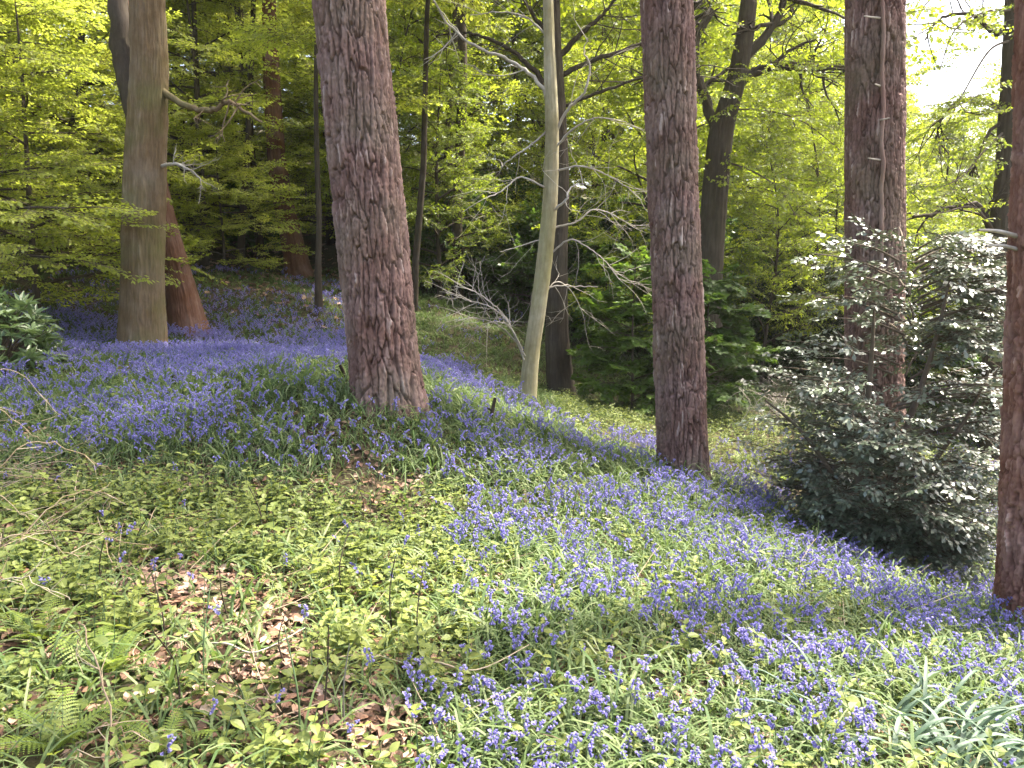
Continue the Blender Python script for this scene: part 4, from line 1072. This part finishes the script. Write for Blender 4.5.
# ------------------------------------------------------------------ fallen leaves and straw
def build_litter():
    r = np.random.default_rng(12); T = []
    for k in range(8):
        n1 = r.uniform(.2, .6); L, Wd = .065, .042
        xs = np.linspace(0, 1, 4); V = []
        for t in xs:
            w = Wd * [.15, 1, .85, .08][int(round(t * 3))] / 2
            z = n1 * .03 * math.sin(t * 3.1) + r.normal() * .003
            V += [(t * L - L / 2, -w, z + r.uniform(0, .014)), (t * L - L / 2, 0, z), (t * L - L / 2, w, z + r.uniform(0, .014))]
        q = []
        for i in range(3): q += [(i * 3, i * 3 + 3, i * 3 + 4, i * 3 + 1), (i * 3 + 1, i * 3 + 4, i * 3 + 5, i * 3 + 2)]
        T.append((np.array(V), np.array(q), np.zeros(6, int), np.full(12, r.random())))
    g = Geo()
    x, y, r = sample(40000, 1.5, 6, 78); fl, hz, st, lit, u, v = dens(x, y)
    k_ = r.random(len(x)) < np.clip(.35 + lit, 0, 1); x, y = x[k_], y[k_]; P = np.stack([x, y, H(x, y) + .008 + .012 * r.random(len(x))], -1); ch = r.integers(0, 8, len(x))
    for k in range(8):
        w = ch == k; n = int(w.sum()); inst(g, T[k], P[w], r.random(n) * 6.28, r.normal(size=n) * .3, r.normal(size=n) * .45, r.uniform(.35, 1.1, n), r.random(n))
    x, y, r = sample(22000, 13, 30, 79); z = H(x, y); u, v, d = proj(x, y, z)
    k_ = (r.random(len(x)) < .5) & (v < 330) & ((u < 380) | (v < 285) | (u > 700)); x, y = x[k_], y[k_]; P = np.stack([x, y, H(x, y) + .02], -1); ch = r.integers(0, 8, len(x))
    for k in range(8):
        w = ch == k; n = int(w.sum()); inst(g, T[k], P[w], r.random(n) * 6.28, r.normal(size=n) * .3, r.normal(size=n) * .3, r.uniform(1.4, 2.6, n), r.random(n))
    o = obj('fallen_leaves', g.mesh('fallen_leaves', [M_litter]), kind='stuff'); o['label'] = 'brown fallen leaves littering the ground'
    # straw and thin dead stalks lying about
    g = Geo(); TT = []
    for k in range(6):
        gg = Geo(); q = [np.zeros(3)]; a = 0; e = r.uniform(0, .25)
        for s in range(5): a += r.normal() * .18; e += r.normal() * .15 - .05; q.append(q[-1] + .06 * np.array((cos(a), sin(a), sin(e))))
        tube(gg, np.array(q), np.linspace(.0022, .0008, 6), 3, 0, r.random()); TT.append(gg.arrays())
    x, y, r = sample(5200, 1.5, 6.5, 80); fl, hz, st, lit, u, v = dens(x, y)
    lw = .7 * np.exp(-(((u - 20) / 130) ** 2 + ((v - 520) / 110) ** 2))
    k_ = r.random(len(x)) < np.clip(.10 + .45 * lit + .9 * lw, 0, 1); x, y, lw = x[k_], y[k_], lw[k_]; P = np.stack([x, y, H(x, y) + .02 + .10 * r.random(len(x)) * (lw > .3)], -1); ch = r.integers(0, 6, len(x))
    for k in range(6):
        w = ch == k; n = int(w.sum()); inst(g, TT[k], P[w], r.random(n) * 6.28, np.abs(r.normal(size=n) * .10), 0, r.uniform(.6, 1.5, n), r.random(n))
    o = obj('dry_grass', g.mesh('dry_grass', [M_straw]), kind='stuff'); o['label'] = 'straw coloured dead stalks strewn over the litter'
build_litter()

# ------------------------------------------------------------------ ferns
def fern_frond(seed, L=.42, pairs=14):
    r = np.random.default_rng(seed); g = Geo(); n = 14; e = 1.15; p = np.zeros(3); C = [p]; D = []
    for i in range(n):
        d = np.array((cos(e), 0, sin(e))); D.append(d); p = p + d * L / n; C.append(p); e -= r.uniform(.04, .09)
    C = np.array(C); tube(g, C, np.linspace(.003, .001, n + 1), 3, 1, .4)
    for k in range(pairs):
        t = .16 + .82 * k / pairs; c = np.array([np.interp(t, np.linspace(0, 1, n + 1), C[:, j]) for j in range(3)]); d = D[min(n - 1, int(t * n))]
        pl = L * .25 * math.sin(pi * min(1, .25 + .75 * (1 - t)) * .62) * r.uniform(.85, 1.1)
        for s in (1, -1):
            ax = d * .45 + np.array((0, s * 1.0, 0)); ax /= np.linalg.norm(ax); up = np.cross(d, ax) * s; fw = np.cross(up, ax); fw /= np.linalg.norm(fw) + 1e-9
            m = max(3, int(pl / .014)); vv = r.random()
            for i in range(m):
                f = (i + .5) / m; w = .012 * (1 - f) + .002; o = c + ax * pl * f - np.array((0, 0, .25 * pl * f * f))
                for sg in (1, -1):
                    tip = o + fw * sg * w + ax * w * .5; hw = pl / m * .52
                    g.add([o - ax * hw, tip - ax * hw * .4, tip + ax * hw * .5, o + ax * hw], [(0, 1, 2, 3)], 0, vv * .6 + .2 * r.random())
    return g.arrays()
FR = [fern_frond(600 + k, .40 + .04 * k) for k in range(3)]
def fern_proto(seed, nf=6):
    r = np.random.default_rng(seed); fr = []
    for k in range(nf):
        g = Geo(); inst(g, FR[k % 3], [(0, 0, 0)], [k * 6.28 / nf + r.normal() * .3], [r.normal() * .15 - .1], [r.normal() * .15], [r.uniform(.75, 1.1)], [r.random()]); fr.append(g.mesh('frond', [M_fern, M_bellstem]))
    return fr
fern_fr = [fern_proto(610), fern_proto(611, 5)]
fern_p = {}
def fern(u, Y, s, lab, grp=None, k=0):
    b = base(u, Y); rz = rw.random() * 6.28; s *= .66
    if k not in fern_p:
        t = thing('fern', lab, 'fern', b, rz, grp); t.scale = (s, s, s)
        for f in fern_fr[k]: obj('frond', f, t)
        fern_p[k] = t; return
    o = dup(fern_p[k], b, rz, s, lab, grp)
    if not grp and 'group' in o: del o['group']
fern(110, 2.75, 1.0, 'largest pale green fern in the lower left beside the brown leaf litter')
fern(165, 2.35, .8, 'pale green fern at the bottom edge below the leaf litter', None, 1)
fern(40, 3.0, .9, 'pale green fern under the dead bramble stems at the left edge')
fern(60, 2.3, .9, 'pale green fern in the bottom left corner', None, 1)
for u, Y, s, k in ((215, 9.6, .8, 0), (165, 9.9, .9, 1), (120, 9.2, .7, 0), (255, 9.0, .8, 1), (285, 8.2, .8, 0), (240, 7.6, .7, 1), (55, 7.9, .8, 0), (190, 10.3, .8, 0), (310, 7.9, .7, 1), (95, 6.7, .7, 1)):
    fern(u, Y, s, 'yellow green fern among the bluebells at the foot of the beech', 'ferns near the beech foot', k)
for u, Y, s, k in ((440, 7.5, .7, 0), (470, 7.0, .8, 1), (515, 7.4, .7, 0), (560, 7.0, .6, 1)):
    fern(u, Y, s, 'yellow green fern on the sunny crest right of the leaning pine', 'ferns on the sunny crest', k)
for u, Y, s, k in ((760, 8.6, .8, 0), (740, 9.4, .9, 1), (785, 9.0, .8, 1), (725, 8.2, .6, 0)):
    fern(u, Y, s, 'yellow green fern in the sunlit patch between middle pine and holly', 'ferns left of the holly', k)
for u, Y, s, k in ((775, 4.6, .6, 0), (830, 5.0, .5, 1), (700, 4.9, .45, 0), (760, 3.3, .5, 1), (850, 3.6, .5, 0), (900, 5.4, .5, 0)):
    fern(u, Y, s, 'small fern among bluebells on the slope below the holly', 'small ferns below the holly', k)

# ------------------------------------------------------------------ daffodil clump, lower right
db = DAFF
def build_daff():
    r = np.random.default_rng(14)
    t = thing('daffodil_clump', 'thick tuft of arching grey green daffodil leaves in the lower right corner', 'plant', db)
    n = 0
    for k in range(96):
        g = Geo(); a = r.normal() * .55 + (2.6 if r.random() < .42 else .15); l = r.uniform(.28, .46); e = r.uniform(.8, 1.35); p = np.array((r.normal() * .19, r.normal() * .14, 0)); p[2] = float(H(p[0] + db[0], p[1] + db[1])) - db[2] - .02
        c = [p]; bend = r.uniform(1.0, 2.2); seg = 8
        for s in range(seg): c.append(c[-1] + l / seg * np.array((cos(e) * cos(a), cos(e) * sin(a), sin(e)))); e -= bend / seg * (.6 + s * .14); a += r.normal() * .05
        c = np.array(c); side = np.array((-sin(a), cos(a), .15)); wv = .0085 * r.uniform(.8, 1.2) * np.array([.8, 1, 1, 1, 1, .95, .85, .65, .15])
        V = np.concatenate([c - side * wv[:, None] + np.array((0, 0, .3)) * wv[:, None], c - np.array((0, 0, .2)) * wv[:, None], c + side * wv[:, None] + np.array((0, 0, .3)) * wv[:, None]]); m = seg + 1
        g.add(V, [(i, i + m, i + 1 + m, i + 1) for i in range(seg)] + [(i + m, i + 2 * m, i + 1 + 2 * m, i + 1 + m) for i in range(seg)], 0, r.random())
        obj('leaf', g.mesh('leaf', [M_daff], True), t)
build_daff()

build_bluebells()

# ------------------------------------------------------------------ dead stems and brambles
def build_stems():
    r = np.random.default_rng(15)
    G = 'thin dark stalks standing in the leafy patch'
    spots = [(165, 3.0), (205, 2.7), (180, 2.6), (290, 2.9), (322, 2.55), (232, 3.2), (60, 3.6), (110, 3.4), (345, 3.6), (392, 3.3), (300, 2.4), (420, 3.0), (142, 3.9), (262, 4.4), (360, 4.7), (480, 4.4), (500, 5.0), (545, 5.4), (570, 4.9), (610, 5.2), (660, 5.3), (730, 6.4), (700, 5.8), (345, 2.5), (250, 2.5)]
    for u, Y in spots:
        b = base(u, Y); h = r.uniform(.22, .42); g = Geo()
        P = smooth_path([(0, 0, -.03), (r.normal() * .02, r.normal() * .02, h * .5), (r.normal() * .05, r.normal() * .05, h)], 8)
        tube(g, P, np.linspace(.0045, .002, 8), 5, 0, r.random())
        for k in range(2): 
            i = r.integers(3, 7); d = r.normal(size=3); d[2] = abs(d[2]) + .6; d /= np.linalg.norm(d); tube(g, np.array([P[i], P[i] + d * .05]), [.002, .001], 3, 0, .4)
        green = Y < 3 and r.random() < .4
        lab = 'thin dry stalk standing upright in the leafy patch by the litter' if u < 440 else 'thin dry stalk standing upright among the bluebells below the pines'
        thing('dry_stalk', lab, 'stalk', b, 0, G if u < 440 else 'thin dry stalks among the bluebells', me=g.mesh('dry_stalk', [M_bellstem if green else M_dark], True))
    # arching dead bramble stems on the left
    for k, (u0, Y0, u1, v1, Y1, hgt) in enumerate(((-60, 3.0, 80, 560, 3.2, .35), (-80, 3.4, 110, 470, 3.9, .45), (-40, 3.2, 70, 600, 3.0, .3), (-90, 3.8, 40, 440, 4.2, .5), (-70, 3.1, 150, 545, 3.6, .32), 
                                                    (-50, 4.2, 60, 415, 4.6, .4), (-20, 3.6, 120, 500, 4.2, .3), (130, 2.2, 80, 650, 2.6, .12), (-90, 2.9, 30, 520, 3.2, .5), (60, 2.25, 150, 742, 2.3, .06))):
        a = base(u0, Y0); c = px(u1, v1, Y1); c[2] = max(c[2], float(H(c[0], c[1])) + .01); g = Geo()
        mid = (a + c) / 2; mid[2] = max(a[2], c[2]) + hgt * .5
        P = smooth_path([np.zeros(3), mid - a + r.normal(size=3) * .05, c - a], 22); P[1:-1] += r.normal(size=(20, 3)) * .006
        tube(g, P, np.linspace(.0035, .0014, 22), 5, 0, r.random())
        for j in range(7):
            i = r.integers(4, 20); d = (P[i + 1] - P[i]); d /= np.linalg.norm(d); d = d + r.normal(size=3) * .6; d /= np.linalg.norm(d)
            tube(g, np.array([P[i], P[i] + d * .07, P[i] + d * .13 + r.normal(size=3) * .02]), [.002, .0015, .0007], 3, 0, r.random())
        thing('dead_bramble_stem', 'arching straw coloured dead bramble stem at the left edge', 'stem', a, 0, 'dead bramble stems at the left edge', me=g.mesh('dead_bramble_stem', [M_straw], True))
    # loose pale twig lying below the holly, and one on the litter
    for (u, Y, du, lab, mt) in ((880, 4.4, .5, 'thin pale twig lying in bluebells below the holly', M_straw), (245, 2.9, .22, 'short grey twig lying on the brown leaf litter', M_deadtwig), (455, 2.9, .3, 'curved pale twig lying where leafy plants meet bluebells', M_straw)):
        b = base(u, Y); g = Geo(); P = smooth_path([(-du, .1, .05), (-du * .3, 0, .10), (du * .3, -.05, .09), (du, .1, .12)], 16); tube(g, P, np.linspace(.005, .002, 16), 5, 0, .6)
        thing('fallen_twig', lab, 'twig', b, me=g.mesh('fallen_twig', [mt], True))
build_stems()

# pale brushwood at the foot of the holly
pb = base(770, 9.0)
bt = thing('dry_brushwood', 'low tangle of dry pale twigs left of the holly', 'brushwood', pb)
for k in range(14):
    rk = np.random.default_rng(820 + k); u0 = 735 + rk.random() * 80
    limb(bt, pb, 8.9, [(u0, 425), (u0 + rk.normal() * 12, 405), (u0 + rk.normal() * 26, 388)], .005, .0025, M_deadtwig, 'twig', [0, 0, rk.normal() * .2], 4, 5, 840 + k, .5, tl=.3)

for k in list(W):
    if k not in used: raise RuntimeError('unused prototype ' + k)
